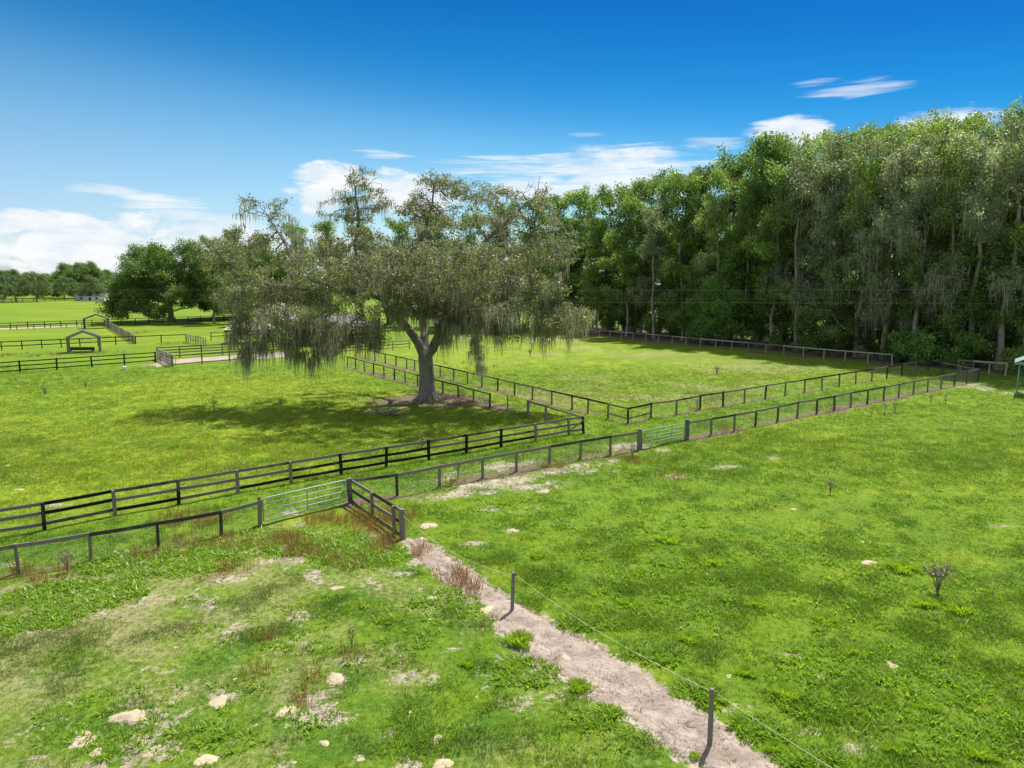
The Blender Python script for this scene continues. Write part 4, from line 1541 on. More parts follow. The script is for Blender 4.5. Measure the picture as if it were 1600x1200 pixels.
V, F = skeleton_mesh(pos, par, rad, 0.012)
link('trunk', np_mesh('trunk', V, F, None, M['bark_oak'], True), oak)
# flared roots
rb = MB()
for k in range(9):
    a = k * .7 + rg.random() * .3
    L = 1.5 + rg.random() * .9
    rb.tube([(math.cos(a) * .30, math.sin(a) * .30, 1.3), (math.cos(a) * .66, math.sin(a) * .66, .5), (math.cos(a) * 1.05, math.sin(a) * 1.05, .14), (math.cos(a + .1) * L, math.sin(a + .1) * L, -.10)], [.30, .28, .18, .06], 8)
rb.build('root', M['bark_oak'], oak, True)
thin = np.arange(len(pos)) >= nf
tips = thin & (kids == 0)
small = thin & (rad < .062)
ctr = pos[small]
ct = np.clip(.5 + rg.normal(0, .28, len(ctr)) + .45 * (vnoise(ctr[:, 0], ctr[:, 2], .5, 3) - .5), 0, 1)
gapn = fbm(ctr[:, 0] + ctr[:, 1] * .6 + 50, ctr[:, 2] + ctr[:, 1] * .3 + 50, .55, 17)
keep = gapn > np.where(ctr[:, 2] < 9, .38, .465)
ctr, ct = ctr[keep], ct[keep]
V, F, v, c = leaves_mesh(ctr, ct, rg, 50, 0.26, 0.165, .7)
print('oak leaves', len(F))
link('crown', np_mesh('crown', V, F, dict(v=v, c=c), M['leaf_oak']), oak)['kind'] = 'stuff'
# moss: more of it low and to the left
cand = np.where((pos[:, 2] > 2.5) & (rad < .30))[0]
hz_ = pos[cand, 2]
left = np.clip((-pos[cand, 0]) / 14, -1, 1)
prob = 0.15 + 0.36 * sstep(-hz_, -14, -6) + .12 * left
prob *= sstep(vnoise(pos[cand, 0] * 1.0, pos[cand, 2] + pos[cand, 1], .35, 9), .28, .62) * 1.5
pick = cand[rg.random(len(cand)) < prob]
ln = .40 + 1.5 * rg.random(len(pick)) ** 2.2 + .6 * sstep(-pos[pick, 2], -12, -6)
ln = np.minimum(ln, np.maximum(.25, (pos[pick, 2] - 1.2) * (.25 + .6 * rg.random(len(pick)))))
V1, F1, v1, c1 = moss_mesh(pos[pick], ln, rg, .048, 20, .24)
# long weeping beards seen against the field
beards = []
for (px, py, dy, L, n) in ((400, 560, -3, 2.6, 26), (394, 540, -3, 3.4, 20), (412, 545, -3, 2.8, 20), (388, 520, -3, 2, 14), (432, 540, -4, 2.2, 12), (440, 500, -4, 3, 18), (462, 545, -4, 2.2, 16), (478, 560, -4, 1.9, 18),
                           (492, 560, -5, 2.1, 20), (505, 555, -5, 2.1, 16), (520, 545, -5, 1.6, 14), (545, 540, -5, 1.6, 16), (560, 500, -6, 2.6, 24), (530, 495, -6, 2.8, 26), (500, 500, -6, 2.8, 22), (545, 530, -6, 2.0, 14), (580, 530, -5, 2.6, 14), (594, 520, -4, 2.4, 14), (546, 575, -5, 1.6, 8), (360, 470, 0, 2, 10),
                           (746, 520, 1.2, 2.2, 28), (744, 545, 1.2, 2.4, 26), (750, 565, 1.2, 1.6, 20), (768, 583, 1.2, 1.3, 14), (692, 520, -1, 1.6, 14), (697, 545, -1, 2.2, 12), (703, 510, -2, 3, 14), (688, 560, -1, 1.8, 9),
                           (808, 500, -4, 2.0, 8), (855, 500, -4, 2.4, 9), (885, 490, -4, 2.2, 16), (905, 490, -4, 2.0, 14), (918, 480, -4, 1.9, 8), (830, 490, -4, 1.8, 12), (665, 480, -1, 2.8, 30), (680, 470, -1, 2.6, 26), (705, 470, -1, 2.6, 22),
                           (640, 480, -3, 2.2, 26), (620, 490, -4, 2.4, 26), (605, 505, -5, 2.4, 22), (715, 500, -4, 2.2, 24), (735, 505, -4, 2.0, 20), (780, 510, -5, 2.0, 20), (820, 515, -5, 1.8, 20), (850, 515, -5, 2.0, 20), (880, 505, -5, 2.2, 20), (570, 520, -5, 2.2, 20), (725, 480, -3, 2, 20), (760, 480, -4, 1.6, 16), (875, 400, 0, 1.8, 14), (560, 470, -2, 2, 20), (520, 470, -2, 2.2, 24), (470, 465, -2, 2.4, 24), (430, 460, -2, 2.6, 24), (545, 300, 3, 2.2, 10), (590, 300, 3, 1.6, 6)):
    for i in range(n // 2):
        q = oak_world(px + rg.normal(0, 5), py + rg.normal(0, 6), dy + rg.normal(0, .8))
        beards.append((q, L * (0.6 + .5 * rg.random())))
bp = np.array([b[0] for b in beards])
bl = np.array([b[1] for b in beards])
# hang every beard from the nearest twig
for i in range(len(bp)):
    d = np.hypot(pos[:, 0] - bp[i, 0], (pos[:, 1] - bp[i, 1]) * .35)
    d = np.hypot(d, (pos[:, 2] - bp[i, 2]) * .7)
    j = d[nf // 8:].argmin() + nf // 8
    drop = pos[j, 2] - bp[i, 2]
    bp[i] = pos[j] + rg.normal(0, 1, 3) * np.array([.32, .5, .15])
    bl[i] = min(max(.5, bl[i] + max(0, drop) * .9), bl[i] * 2.0, max(.4, (pos[j, 2] - 1.3) * rg.uniform(.35, .98)))
V2, F2, v2, c2 = moss_mesh(bp, bl, rg, .042, 14, .18)
V = np.concatenate([V1, V2])
F = np.concatenate([F1, F2 + len(V1)])
print('oak moss', len(F))
link('hanging_moss', np_mesh('hanging_moss', V, F, dict(v=np.concatenate([v1, v2]), c=np.concatenate([c1, c2])), M['moss']), oak)['kind'] = 'stuff'


# ---- tree kinds of the forest ---------------------------------------------
def make_tree(name, seed, blobs, base_path, step, kill, leaf_n, leaf_r, leaf_s, leaf_m, moss=0.0, moss_len=1.6, tip=.03, rmax=.5, bark='bark_forest', hang=0.0, minr=.03, moss_w=.10, moss_m='moss_forest', flat=.7, smallr=.10):
    r = np.random.default_rng(seed)
    att = np.concatenate([blob_points(r, c, rr, n) for c, rr, n in blobs])
    fn, fp = [], []
    for i, q in enumerate(base_path):
        fn.append(np.array(q, float))
        fp.append(i - 1)
    pos, par = grow(att, fn, fp, step, 14, kill, 90, r, .02, .25)
    rad, kids = pipe_radii(pos, par, tip, 2.3, rmax=rmax)
    nfx = len(fn)
    for i in range(nfx):
        rad[i] = max(rad[i], rmax * (1.0 - .45 * i / nfx))
    rad[0] *= 1.35
    for i in range(nfx, len(pos)):
        rad[i] = min(rad[i], rad[par[i]] * .95)
    parts = []
    V, F = skeleton_mesh(pos, par, rad, minr)
    parts.append(('trunk', np_mesh('trunk', V, F, None, M[bark], True), None))
    sm = (np.arange(len(pos)) >= nfx) & (rad < smallr)
    ctr = pos[sm]
    zmin, zmax = ctr[:, 2].min(), ctr[:, 2].max()
    ct = np.clip(.42 + r.normal(0, .25, len(ctr)) + 1.1 * (vnoise(ctr[:, 0] + ctr[:, 1], ctr[:, 2], .3, seed) - .5), 0, 1)
    V, F, v, c = leaves_mesh(ctr, ct, r, leaf_n, leaf_r, leaf_s, flat, hang)
    parts.append(('crown', np_mesh('crown', V, F, dict(v=v, c=c), M[leaf_m]), 'stuff'))
    if moss > 0:
        cd = np.where(sm & (pos[:, 2] < zmax * .93))[0]
        pk = cd[r.random(len(cd)) < moss * sstep(vnoise(pos[cd, 0] + pos[cd, 1], pos[cd, 2], .25, seed + 3), .2, .6) * 1.4]
        if len(pk):
            V, F, v, c = moss_mesh(pos[pk], .6 + moss_len * r.random(len(pk)) ** 1.3, r, moss_w, 7, .35)
            parts.append(('hanging_moss', np_mesh('hanging_moss', V, F, dict(v=v, c=c), M[moss_m]), 'stuff'))
    print(name, len(pos), 'leaves', len(ctr) * leaf_n, round(time.time() - T0, 1))
    return parts


def place(parts, name, loc, rz, s, label, cat, group=None, sz=None):
    e = empty(name, loc, rz, label=label, cat=cat, group=group)
    e.scale = (s, s, sz or s)
    for (n, me, kd) in parts:
        o = link(n, me, e)
        if kd:
            o['kind'] = kd
    return e


def tall_blobs(seed, H, W, base, n=26, pts=26):
    """uneven upright crown made of many lobes"""
    r = np.random.default_rng(seed)
    out = []
    for i in range(n):
        t = (i + .5) / n
        z = base + (H - base) * t
        ww = W * (0.55 + .45 * math.sin(math.pi * min(1, t * 1.15 + .1))) * (1 - .35 * t)
        a = r.random() * 6.283
        rr = ww * .5 * (.35 + .6 * r.random())
        q = (1.2 + 1.5 * r.random()) * (1 if t < .75 else .72)
        out.append(((rr * math.cos(a), rr * math.sin(a), min(z + r.normal(0, .8), H - q * .7)), (q, q, q * .8), pts))
    for i in range(5):      # leaders poking out of the top
        a = r.random() * 6.283
        rr = W * .32 * r.random()
        out.append(((rr * math.cos(a), rr * math.sin(a), H - 2.2 + 2.6 * r.random()), (.55, .55, 1.3), 9))
    return out


def stem(H, seed, wob=.5, n=7):
    r = np.random.default_rng(seed)
    pts = [(0, 0, -.2)]
    x = y = 0
    for i in range(1, n + 1):
        x += r.normal(0, wob)
        y += r.normal(0, wob)
        pts.append((x, y, H * i / n))
    return pts


KINDS = {}
# three leafy green, three grey mossy (30 m class)
for k, (sd, H, W, base) in enumerate(((31, 31, 13, 5), (32, 30, 14, 7), (33, 31.5, 12, 4))):
    KINDS['green%d' % k] = make_tree('green', sd, tall_blobs(sd, H, W, base, 34, 30), stem(H * .62, sd, .3), .80, .8, 38, .52, .39, 'leaf_forest', moss=.05, moss_len=1.6, rmax=.34, smallr=.12, hang=.2)
for k, (sd, H, W, base) in enumerate(((41, 31, 14, 7), (42, 32, 13, 9), (43, 30, 14, 6))):
    KINDS['mossy%d' % k] = make_tree('mossy', sd, tall_blobs(sd, H, W, base, 34, 28), stem(H * .66, sd, .28), .80, .85, 30, .50, .34, 'leaf_grey' if k != 1 else 'leaf_forest', moss=.55, moss_len=3.0, rmax=.42, smallr=.12, hang=.2, moss_w=.085)
# airy olive topped mossy oak like those over the right of the wood
KINDS['airy'] = make_tree('airy', 51, [((x * 1.0, y, zz), (2.3, 2.3, 1.9), 60) for x, y, zz in
                                      ((-5, 0, 27), (-2, 2, 29.5), (2, -1, 31), (5, 1, 28.5), (0, 0, 26), (-6, -2, 22), (6, 2, 23), (0, 3, 21), (3, -3, 24), (-3, -3, 24.5), (4, 4, 19), (-4, 3, 17), (-1, -4, 16), (2, 1, 14))],
                          stem(18, 51, .35), .7, .75, 26, .42, .25, 'leaf_airy', moss=.38, moss_len=2.6, rmax=.45, smallr=.10, moss_w=.08)
# wide dark round-topped oak
rb_ = np.random.default_rng(61)
dome = []
for i in range(92):
    a = rb_.random() * 6.283
    t = rb_.random()
    rr = 14.5 * math.sqrt(t)
    zt = 3.0 + 20.5 * math.sqrt(max(0, 1 - (rr / 16.5) ** 2))
    zz = zt - rb_.random() * min(13, zt - 3.5)
    q = 2.0 + rb_.random() * 1.3
    dome.append(((rr * math.cos(a), rr * math.sin(a), max(3.5, zz - 1)), (q, q, q * .75), 26))
KINDS['round0'] = make_tree('round', 62, dome, stem(6.0, 62, .15, 4), .9, .85, 52, .66, .42, 'leaf_round', moss=.03, moss_len=2.0, rmax=.85, smallr=.12, flat=.6)
dome2 = []
for i in range(34):
    a = rb_.random() * 6.283
    rr = 7.5 * math.sqrt(rb_.random())
    zt = 3.0 + 11 * math.sqrt(max(0, 1 - (rr / 8.6) ** 2))
    zz = zt - rb_.random() * min(5, zt - 3.2)
    dome2.append(((rr * math.cos(a), rr * math.sin(a), max(3.0, zz - .6)), (1.6, 1.6, 1.2), 18))
KINDS['round1'] = make_tree('round small', 63, dome2, stem(3.6, 63, .15, 4), .9, .95, 22, .62, .5, 'leaf_far', moss=0, rmax=.5, smallr=.12, flat=.6)


def bush(seed, W, H, n, mat, size, per=26):
    r = np.random.default_rng(seed)
    bl = []
    for i in range(n):
        a = r.random() * 6.283
        rr = W * .5 * math.sqrt(r.random()) * .8
        bl.append(((rr * math.cos(a), rr * math.sin(a), .5 + (H - 1.2) * r.random() * (1 - .5 * rr / (W * .5))), (W * .16, W * .16, H * .13), 14))
    return make_tree('bush', seed, bl, [(0, 0, -.1), (0, 0, .3), (.05, 0, .6)], .5, .5, per, .35, size, mat, rmax=.09, smallr=.09, tip=.02, minr=.02)


KINDS['bush0'] = bush(71, 6.5, 5.5, 16, 'leaf_bush', .30)
KINDS['bush1'] = bush(72, 6.0, 7.5, 18, 'leaf_forest', .30)
KINDS['bush2'] = bush(73, 5.0, 4.0, 12, 'leaf_grey', .26)

KINDS['tallbush'] = make_tree('tallbush', 74, [((x * .8, y * .8, zz), (1.5, 1.5, 1.2), 22) for x, y, zz in
                                       ((0, 0, 11.5), (1.5, 1, 10), (-1.8, -1, 9), (2.6, -2, 7.5), (-3, 1, 7), (0, -2, 6), (1, -3, 5), (3.5, 1, 4.5), (-3.5, -1, 4), (0, 0, 8), (-1, -3, 3), (2, -2, 2.4), (-3, -1.5, 2), (4, -1, 2.2), (-4.5, 0, 2.6))],
                              stem(7, 74, .2), .6, .6, 34, .45, .30, 'leaf_bush', rmax=.12, smallr=.09, tip=.02)
rf = random.Random(5)
# top line of the wood in the photograph: px of the tree's axis, px of its top, depth behind the edge, kind
TOPS = [(700, 300), (860, 300), (905, 296), (935, 298), (960, 288), (985, 282), (1010, 272), (1040, 270), (1068, 258), (1095, 268), (1120, 262), (1145, 236), (1175, 218), (1212, 212), (1245, 232), (1290, 200), (1330, 196),
        (1368, 188), (1400, 192), (1440, 186), (1475, 180), (1500, 208), (1535, 182), (1565, 166), (1600, 172), (1660, 160), (1800, 150)]
TX = [t[0] for t in TOPS]
TY = [t[1] for t in TOPS]
fe_px = [700, 860, 930, 1060, 1180, 1290, 1400, 1500, 1600, 1760]
fe_py = [512, 520, 524, 535, 546, 558, 569, 577, 585, 598]


def wood_tree(px, back, kind, label, group='tall trees of the wood', topadj=0.0, sx=1.0):
    f = G(px, float(np.interp(px, fe_px, fe_py)))
    dr = Vector((f.x, f.y, 0)).normalized()
    loc = f + dr * back
    top = float(np.interp(px, TX, TY)) + topadj
    zt = P(px, top, loc.y).z
    H0 = {'green0': 31, 'green1': 30, 'green2': 31.5, 'mossy0': 31, 'mossy1': 32, 'mossy2': 30, 'airy': 32.5}[kind]
    s = zt / H0
    return place(KINDS[kind], 'tall_tree', loc, rf.random() * 6.283, s * sx, label, 'tree', group, s)


front = [
    (884, 5, 'green0', 'leafy green tree of the wood just right of the great oak'),
    (932, 4, 'green2', 'leafy green tree second from the great oak along the wood'),
    (978, 5, 'green1', 'green tree above the left stretch of the pale back fence'),
    (1022, 4, 'mossy0', 'grey-green tree with thin moss over the middle of the back fence'),
    (1066, 5, 'green0', 'tall leafy tree whose thin top pokes above its neighbours'),
    (1112, 4, 'mossy1', 'mossy tree left of the tall round-topped green one'),
    (1160, 6, 'green2', 'tall round-topped bright green tree at the step in the skyline'),
    (1205, 5, 'green1', 'broad green tree just right of the step in the skyline'),
    (1245, 5, 'mossy0', 'grey mossy tree at the wood edge under the small white cloud'),
    (1290, 5, 'mossy2', 'grey mossy tree above the right half of the back fence'),
    (1335, 4, 'mossy1', 'mossy tree near the right end of the back fence'),
    (1378, 4, 'mossy0', 'moss-curtained tree straight above the end of the back fence'),
    (1425, 5, 'mossy2', 'moss-curtained tree behind the fence corner in the shade'),
    (1470, 4, 'mossy1', 'mossy tree behind the shaded lane end'),
    (1515, 5, 'mossy0', 'dense mossy tree left of the green canopy'),
    (1558, 4, 'mossy2', 'tall mossy tree above the green canopy'),
    (1602, 5, 'green1', 'green mossy tree cut by the right edge of the picture'),
    (1650, 5, 'mossy1', 'mossy tree just beyond the right edge of the picture'),
]
for px, b, k, lab in front:
    wood_tree(px, b + rf.uniform(-1, 1), k, lab, topadj=rf.uniform(0, 60), sx=.92)
for px, b, k, lab in ((905, 12, 'green1', 'green treetop just above the right edge of the great oak'), (950, 13, 'green0', 'low green treetop under the long white cloud, nearest the oak'), (1000, 12, 'green2', 'green treetop under the middle of the long white cloud'),
                      (1045, 13, 'green1', 'pointed green treetop under the right part of the long cloud'), (1090, 12, 'green2', 'green treetop in the dip before the skyline step'), (1140, 13, 'green0', 'green treetop on the left shoulder of the skyline step'),
                      (1185, 12, 'green2', 'rounded green treetop crowning the skyline step'), (1225, 13, 'green0', 'green treetop just left of the small white cloud')):
    wood_tree(px, b, k, lab, topadj=rf.uniform(-2, 8))
for px, b, lab in ((1268, 11, 'olive open treetop right beside the small white cloud'), (1312, 13, 'olive open treetop between the small cloud and the thin streak cloud'), (1350, 10, 'olive mossy treetop below the thin streak clouds'),
                   (1392, 13, 'olive airy treetop above the end of the back fence'), (1432, 11, 'olive airy treetop at the left end of the right-hand cloud'), (1478, 13, 'olive airy treetop in front of the right-hand cloud'),
                   (1520, 11, 'low olive treetop left of the tallest tree'), (1566, 12, 'tallest treetop of the wood, at the right edge'), (1612, 12, 'treetop cut by the right edge beside the tallest one')):
    wood_tree(px, b, 'airy' if b != 12 else 'mossy1', lab, topadj=rf.uniform(-4, 6))
for px, b, k in ((870, 22, 'green2'), (925, 24, 'green0'), (975, 22, 'green1'), (1030, 24, 'green0'), (1080, 22, 'green2'), (1130, 24, 'green1'), (1190, 22, 'green0'), (1240, 24, 'green1'), (1300, 22, 'green0'),
                 (1360, 24, 'green2'), (1415, 22, 'green1'), (1470, 24, 'green0'), (1530, 22, 'green2'), (1590, 24, 'green0'), (1650, 22, 'green1')):
    wood_tree(px, b, k, 'tall tree deep inside the wood, mostly hidden by the front rows', 'trees deep in the wood', topadj=rf.uniform(4, 18))

# trees behind the great oak and the stable
for px, py, top, k, lab in ((335, 505, 372, 'green0', 'green tree left of the oak behind the pavilion'), (372, 506, 362, 'green2', 'green treetop above the pale pavilion'), (415, 508, 366, 'green1', 'green tree behind the white roofed barn'),
                            (462, 508, 352, 'green0', 'green tree behind the left half of the oak crown'), (515, 509, 350, 'green2', 'green tree seen through the oak crown, second from its left'), (570, 509, 345, 'green1', 'green tree seen through the oak crown above the stable roof'),
                            (625, 510, 345, 'green0', 'green tree directly behind the oak trunk'), (680, 511, 338, 'green2', 'green tree behind the crown right of the oak trunk'), (735, 512, 330, 'green1', 'green tree behind the grey shed roof'),
                            (790, 514, 322, 'green0', 'green tree behind the right half of the oak crown'), (838, 516, 312, 'green2', 'green tree behind the right edge of the oak crown')):
    g = G(px, py)
    zt = P(px, top, g.y).z
    place(KINDS[k], 'tall_tree', g, rf.random() * 6.283, zt / 31 * 1.15, lab, 'tree', 'trees behind the great oak', zt / 31)

KINDS['under'] = make_tree('under', 81, [((x * 1.0, y, zz), (2.0, 2.0, 1.5), 24) for x, y, zz in
                                       ((0, 0, 12), (2, 1, 10.5), (-2, -1, 10), (3, -2, 8), (-3, 2, 7.5), (0, 3, 6), (1, -3, 5.5), (3.5, 1, 4.5), (-3.5, -1, 4), (0, 0, 8.5), (-1, 3, 3), (2, -2, 2.4), (-3, 1.5, 2))],
                           stem(7, 81, .25), .7, .75, 40, .6, .32, 'leaf_forest', moss=.05, moss_len=1.2, rmax=.16, smallr=.10, tip=.02)
YT = {0: 'leafy young tree under the wood beside the hanging moss of the oak', 9: 'shaded young tree right of the tallest bright young tree', 18: 'shaded young tree under the small white cloud', 27: 'shaded young tree above the shaded lane end'}
for i in range(34):
    if i % 3 == 0 and i not in YT:
        continue
    px = 872 + i * 23.5 + rf.uniform(-6, 6)
    f = G(px, float(np.interp(px, fe_px, fe_py)))
    dr = Vector((f.x, f.y, 0)).normalized()
    back = (3.5, 9, 16)[i % 3] + rf.uniform(-1, 1.5)
    s = rf.uniform(.65, 1.15)
    place(KINDS['under'], 'young_tree', f + dr * back, rf.random() * 6.28, s, (YT.get(i, ''), 'shaded young tree between the trunks inside the wood', 'young tree in the dark depth of the wood')[i % 3], 'tree', 'young trees under the wood', s * rf.uniform(.8, 1.15))
# undergrowth at the wood's foot
for i, (px, py, k, s, lab) in enumerate((
        (1128, 543, 'tallbush', 1.15, 'tall bright green young tree behind the middle of the back fence'), (1098, 540, 'tallbush', .75, 'smaller bright green young tree left of the tallest one behind the fence'), (950, 522, 'bush1', .7, 'dark bush at the left end of the back fence'),
        (985, 524, 'bush2', .7, 'grey-green shrub behind the left part of the back fence'), (1020, 527, 'bush1', .7, 'dark shrub under the trees behind the back fence'), (1060, 530, 'bush0', .7, 'green shrub behind the back fence left of the bright bushes'),
        (1180, 545, 'bush2', .7, 'greyish shrub right of the large bright bush'), (1215, 550, 'bush1', .7, 'dark green shrub behind the right half of the back fence'), (1250, 552, 'bush0', .6, 'yellow-green shrub in a sunny gap of the wood'),
        (1300, 560, 'bush1', .6, 'low dark shrub beside the back fence'), (1350, 564, 'bush2', .5, 'small greyish shrub near the end of the back fence'), (1428, 573, 'bush0', 1.15, 'round bright bush right of the end of the back fence'),
        (1455, 572, 'bush1', .8, 'dense green bush at the fence corner'), (1495, 577, 'bush0', 1.2, 'bright leafy bush behind the shaded lane end'), (1530, 577, 'bush1', .8, 'dense bush left of the green canopy'), (1562, 580, 'bush2', .8, 'greyish bush beside the green canopy'),
        (1600, 590, 'bush1', .9, 'dark bush behind the green canopy post'), (900, 519, 'bush1', .7, 'dark bush behind the moss at the right of the oak'), (1390, 567, 'bush1', .6, 'dark shrub at the very end of the back fence'))):
    g = G(px, py - 2)
    dr = Vector((g.x, g.y, 0)).normalized()
    place(KINDS[k], 'bush', g + dr * 1.6, rf.random() * 6.28, s, lab, 'bush', 'bushes at the foot of the wood')

# left background trees
big = G(268, 503)
place(KINDS['round0'], 'round_oak', big, 1.0, 1.0, 'great dark green round-crowned tree behind the black fence at left', 'tree', None, 1.0)
place(KINDS['round0'], 'round_oak', G(371, 497), 2.6, .92, 'dark round tree half hidden behind the left edge of the mossy oak', 'tree', None, 1.02)
place(KINDS['round0'], 'round_oak', G(440, 494), 4.1, .95, 'dark round tree hidden behind the mossy oak and the barn', 'tree', None, 1.02)
for px, py, s, k, rz, lab in ((5, 473, 1.1, 'round1', 0, 'rounded tree at the left edge beyond the far field'), (26, 472, 1.1, 'round1', 1.3, 'second rounded tree from the left edge beyond the far field'), (59, 472, 1.25, 'round1', 2.2, 'widest rounded grey-green tree beyond the far field'),
                              (147, 470, 1.1, 'round1', 3.3, 'rounded tree in front of the distant white house'), (100, 468, 1.15, 'round1', 4.4, 'tree left of the distant white house'), (175, 469, 1.2, 'round1', 5.2, 'distant tree tucked beside the great round tree'),
                              (-45, 473, 1.2, 'round1', 5.9, 'distant rounded tree just outside the left edge')):
    place(KINDS[k], 'far_tree', G(px, py), rz, s, lab, 'tree', 'trees beyond the far field')
for px, top, Yd, k, s, lab in ((125, 405, 520, 'round0', 1, 'tall spreading dark tree rising above the distant treeline'), (160, 417, 540, 'round0', 1, 'dark tree right of the tallest distant tree'), (60, 423, 520, 'round0', 1, 'dark distant tree behind the rounded ones'),
                               (90, 425, 560, 'round0', 1, 'dark distant tree left of the tallest one'), (8, 418, 500, 'round0', 1, 'dark distant treetop at the left edge'), (-40, 425, 520, 'round0', 1, 'dark distant tree outside the left edge'), (200, 425, 560, 'round0', 1, 'distant dark tree behind the great round tree')):
    q = P(px, 470, Yd)
    zt = P(px, top, Yd).z
    place(KINDS[k], 'far_tree', (q.x, Yd, 0), rf.random() * 6, zt / 23.5, lab, 'tree', 'distant dark trees')
for i in range(26):
    Yd = 620 + rf.uniform(-25, 60)
    xx = -640 + i * 44 + rf.uniform(-10, 10)
    place(KINDS['round0'], 'far_tree', (xx, Yd, 0), rf.random() * 6, rf.uniform(.75, 1.0), 'tree of the low distant treeline on the horizon', 'tree', 'distant treeline')

# ------------------------------------------------------------------ buildings
def quad_obj(name, pts, mat, parent, th=.06):
    """thick panel through four 3-D points"""
    a, b, c, d = [Vector(p) for p in pts]
    n = (b - a).cross(d - a).normalized() * th
    return MB().hexa([a, b, c, d, a + n, b + n, c + n, d + n]).build(name, mat, parent)


def gable_house(name, label, cat, loc, rz, L, Wd, eave, ridge, wall_m, roof_m, over=.6, panels=8, openings=(), open_front=False, gable_m=None):
    """ridge along local x; gable ends at +-L/2"""
    e = empty(name, loc, rz, label=label, cat=cat)
    hw = Wd / 2
    t = .15
    for sy in (-1, 1):
        if not (open_front and sy < 0):
            MB().box((0, sy * (hw - t / 2), eave / 2), (L - .02, t, eave)).build('wall', wall_m, e)
    for sx in (-1, 1):
        b = MB()
        x0, x1 = sx * (L / 2 - t), sx * L / 2
        if x0 > x1:
            x0, x1 = x1, x0
        b.hexa([(x0, -hw + t + .01, 0), (x1, -hw + t + .01, 0), (x1, hw - t - .01, 0), (x0, hw - t - .01, 0), (x0, -hw + t + .01, eave), (x1, -hw + t + .01, eave), (x1, hw - t - .01, eave), (x0, hw - t - .01, eave)])
        b.build('wall', wall_m, e)
        g = MB()
        base = [(x0, -hw, eave + .01), (x1, -hw, eave + .01), (x1, hw, eave + .01), (x0, hw, eave + .01)]
        top = [(x0, -.05, ridge - .05), (x1, -.05, ridge - .05), (x1, .05, ridge - .05), (x0, .05, ridge - .05)]
        g.hexa(base + top)
        g.build('gable', gable_m or wall_m, e)
    sl = (ridge - eave) / hw
    n = panels
    for sy in (-1, 1):
        for i in range(n):
            x0 = -L / 2 - over + (L + 2 * over) * i / n + .01
            x1 = -L / 2 - over + (L + 2 * over) * (i + 1) / n - .01
            ye = sy * (hw + over)
            ze = eave - over * sl
            pts = [(x0, ye, ze), (x1, ye, ze), (x1, sy * .02, ridge), (x0, sy * .02, ridge)]
            if sy > 0:
                pts = [pts[1], pts[0], pts[3], pts[2]]
            quad_obj('roof_panel', pts, roof_m, e, .07)
    MB().box((0, 0, ridge + .09), (L + 2 * over, .35, .06)).build('ridge_cap', roof_m, e)
    for (x, sy, z, w_, h_, kind) in openings:
        y = sy * (hw + .015)
        f = MB().box((x, y, z), (w_ + .2, .06, h_ + .2)).build(kind, M['house_white'] if kind == 'window' else M['dark_wall'], e)
        MB().box((x, y + sy * .035, z), (w_, .03, h_)).build('pane' if kind == 'window' else 'panel', M['glass'] if kind == 'window' else M['dark_wall'], f)
    return e


# stable: gable end with pale siding faces the camera, partly behind the moss
c = P(512, 541, 122)
st = gable_house('stable', 'stable with pale green siding gable behind the hanging moss of the oak', 'stable', (c.x, 128, 0), R(90 - 12), 12, 9.5, 2.9, 5.0, M['dark_wall'], M['roof_grey'], .8, 10, gable_m=M['siding'],
                 openings=((-4, -1, 1.5, 2.2, 2.2, 'door'), (0, -1, 1.5, 2.2, 2.2, 'door'), (4, -1, 1.5, 2.2, 2.2, 'door')))
c = P(424, 541, 150)
gable_house('barn', 'barn with a shining white metal roof seen through the left of the oak', 'barn', (c.x, 154, 0), R(70), 7, 5.5, 3.2, 6.4, M['house_white'], M['roof_white'], .6, 10,
            openings=((-3, -1, 1.6, 2.4, 2.6, 'door'), (3, -1, 1.8, 1.2, 1.0, 'window')))
# low hipped pavilion
def pavilion(label, loc, rz, L, Wd, eave, ridge, rl, roof_m, post_m, pw=.18, cat='pavilion', name='pavilion'):
    e = empty(name, loc, rz, label=label, cat=cat)
    hx, hy = L / 2, Wd / 2
    A_, B_, C_, D_ = (-hx, -hy, eave), (hx, -hy, eave), (hx, hy, eave), (-hx, hy, eave)
    E_, F_ = (-rl / 2, 0, ridge), (rl / 2, 0, ridge)
    for f in ((A_, B_, F_, E_), (C_, D_, E_, F_)):
        quad_obj('roof_slope', f, roof_m, e, .06)
    for f in ((D_, A_, E_), (B_, C_, F_)):
        a, b, c_ = [Vector(p) for p in f]
        n = (b - a).cross(c_ - a).normalized() * .06
        m = MB()
        m.v = [tuple(p) for p in (a, b, c_, a + n, b + n, c_ + n)]
        m.f = [[2, 1, 0], [3, 4, 5], [0, 1, 4, 3], [1, 2, 5, 4], [2, 0, 3, 5]]
        m.build('roof_slope', roof_m, e)
    for sx in (-1, 1):
        for sy in (-1, 1):
            MB().box((sx * (hx - .5), sy * (hy - .5), eave / 2 - .02), (pw, pw, eave)).build('post', post_m, e)
    for sy in (-1, 1):
        MB().box((0, sy * (hy - .25), eave - .16), (L - .4, .08, .22)).build('beam', post_m, e)
    return e


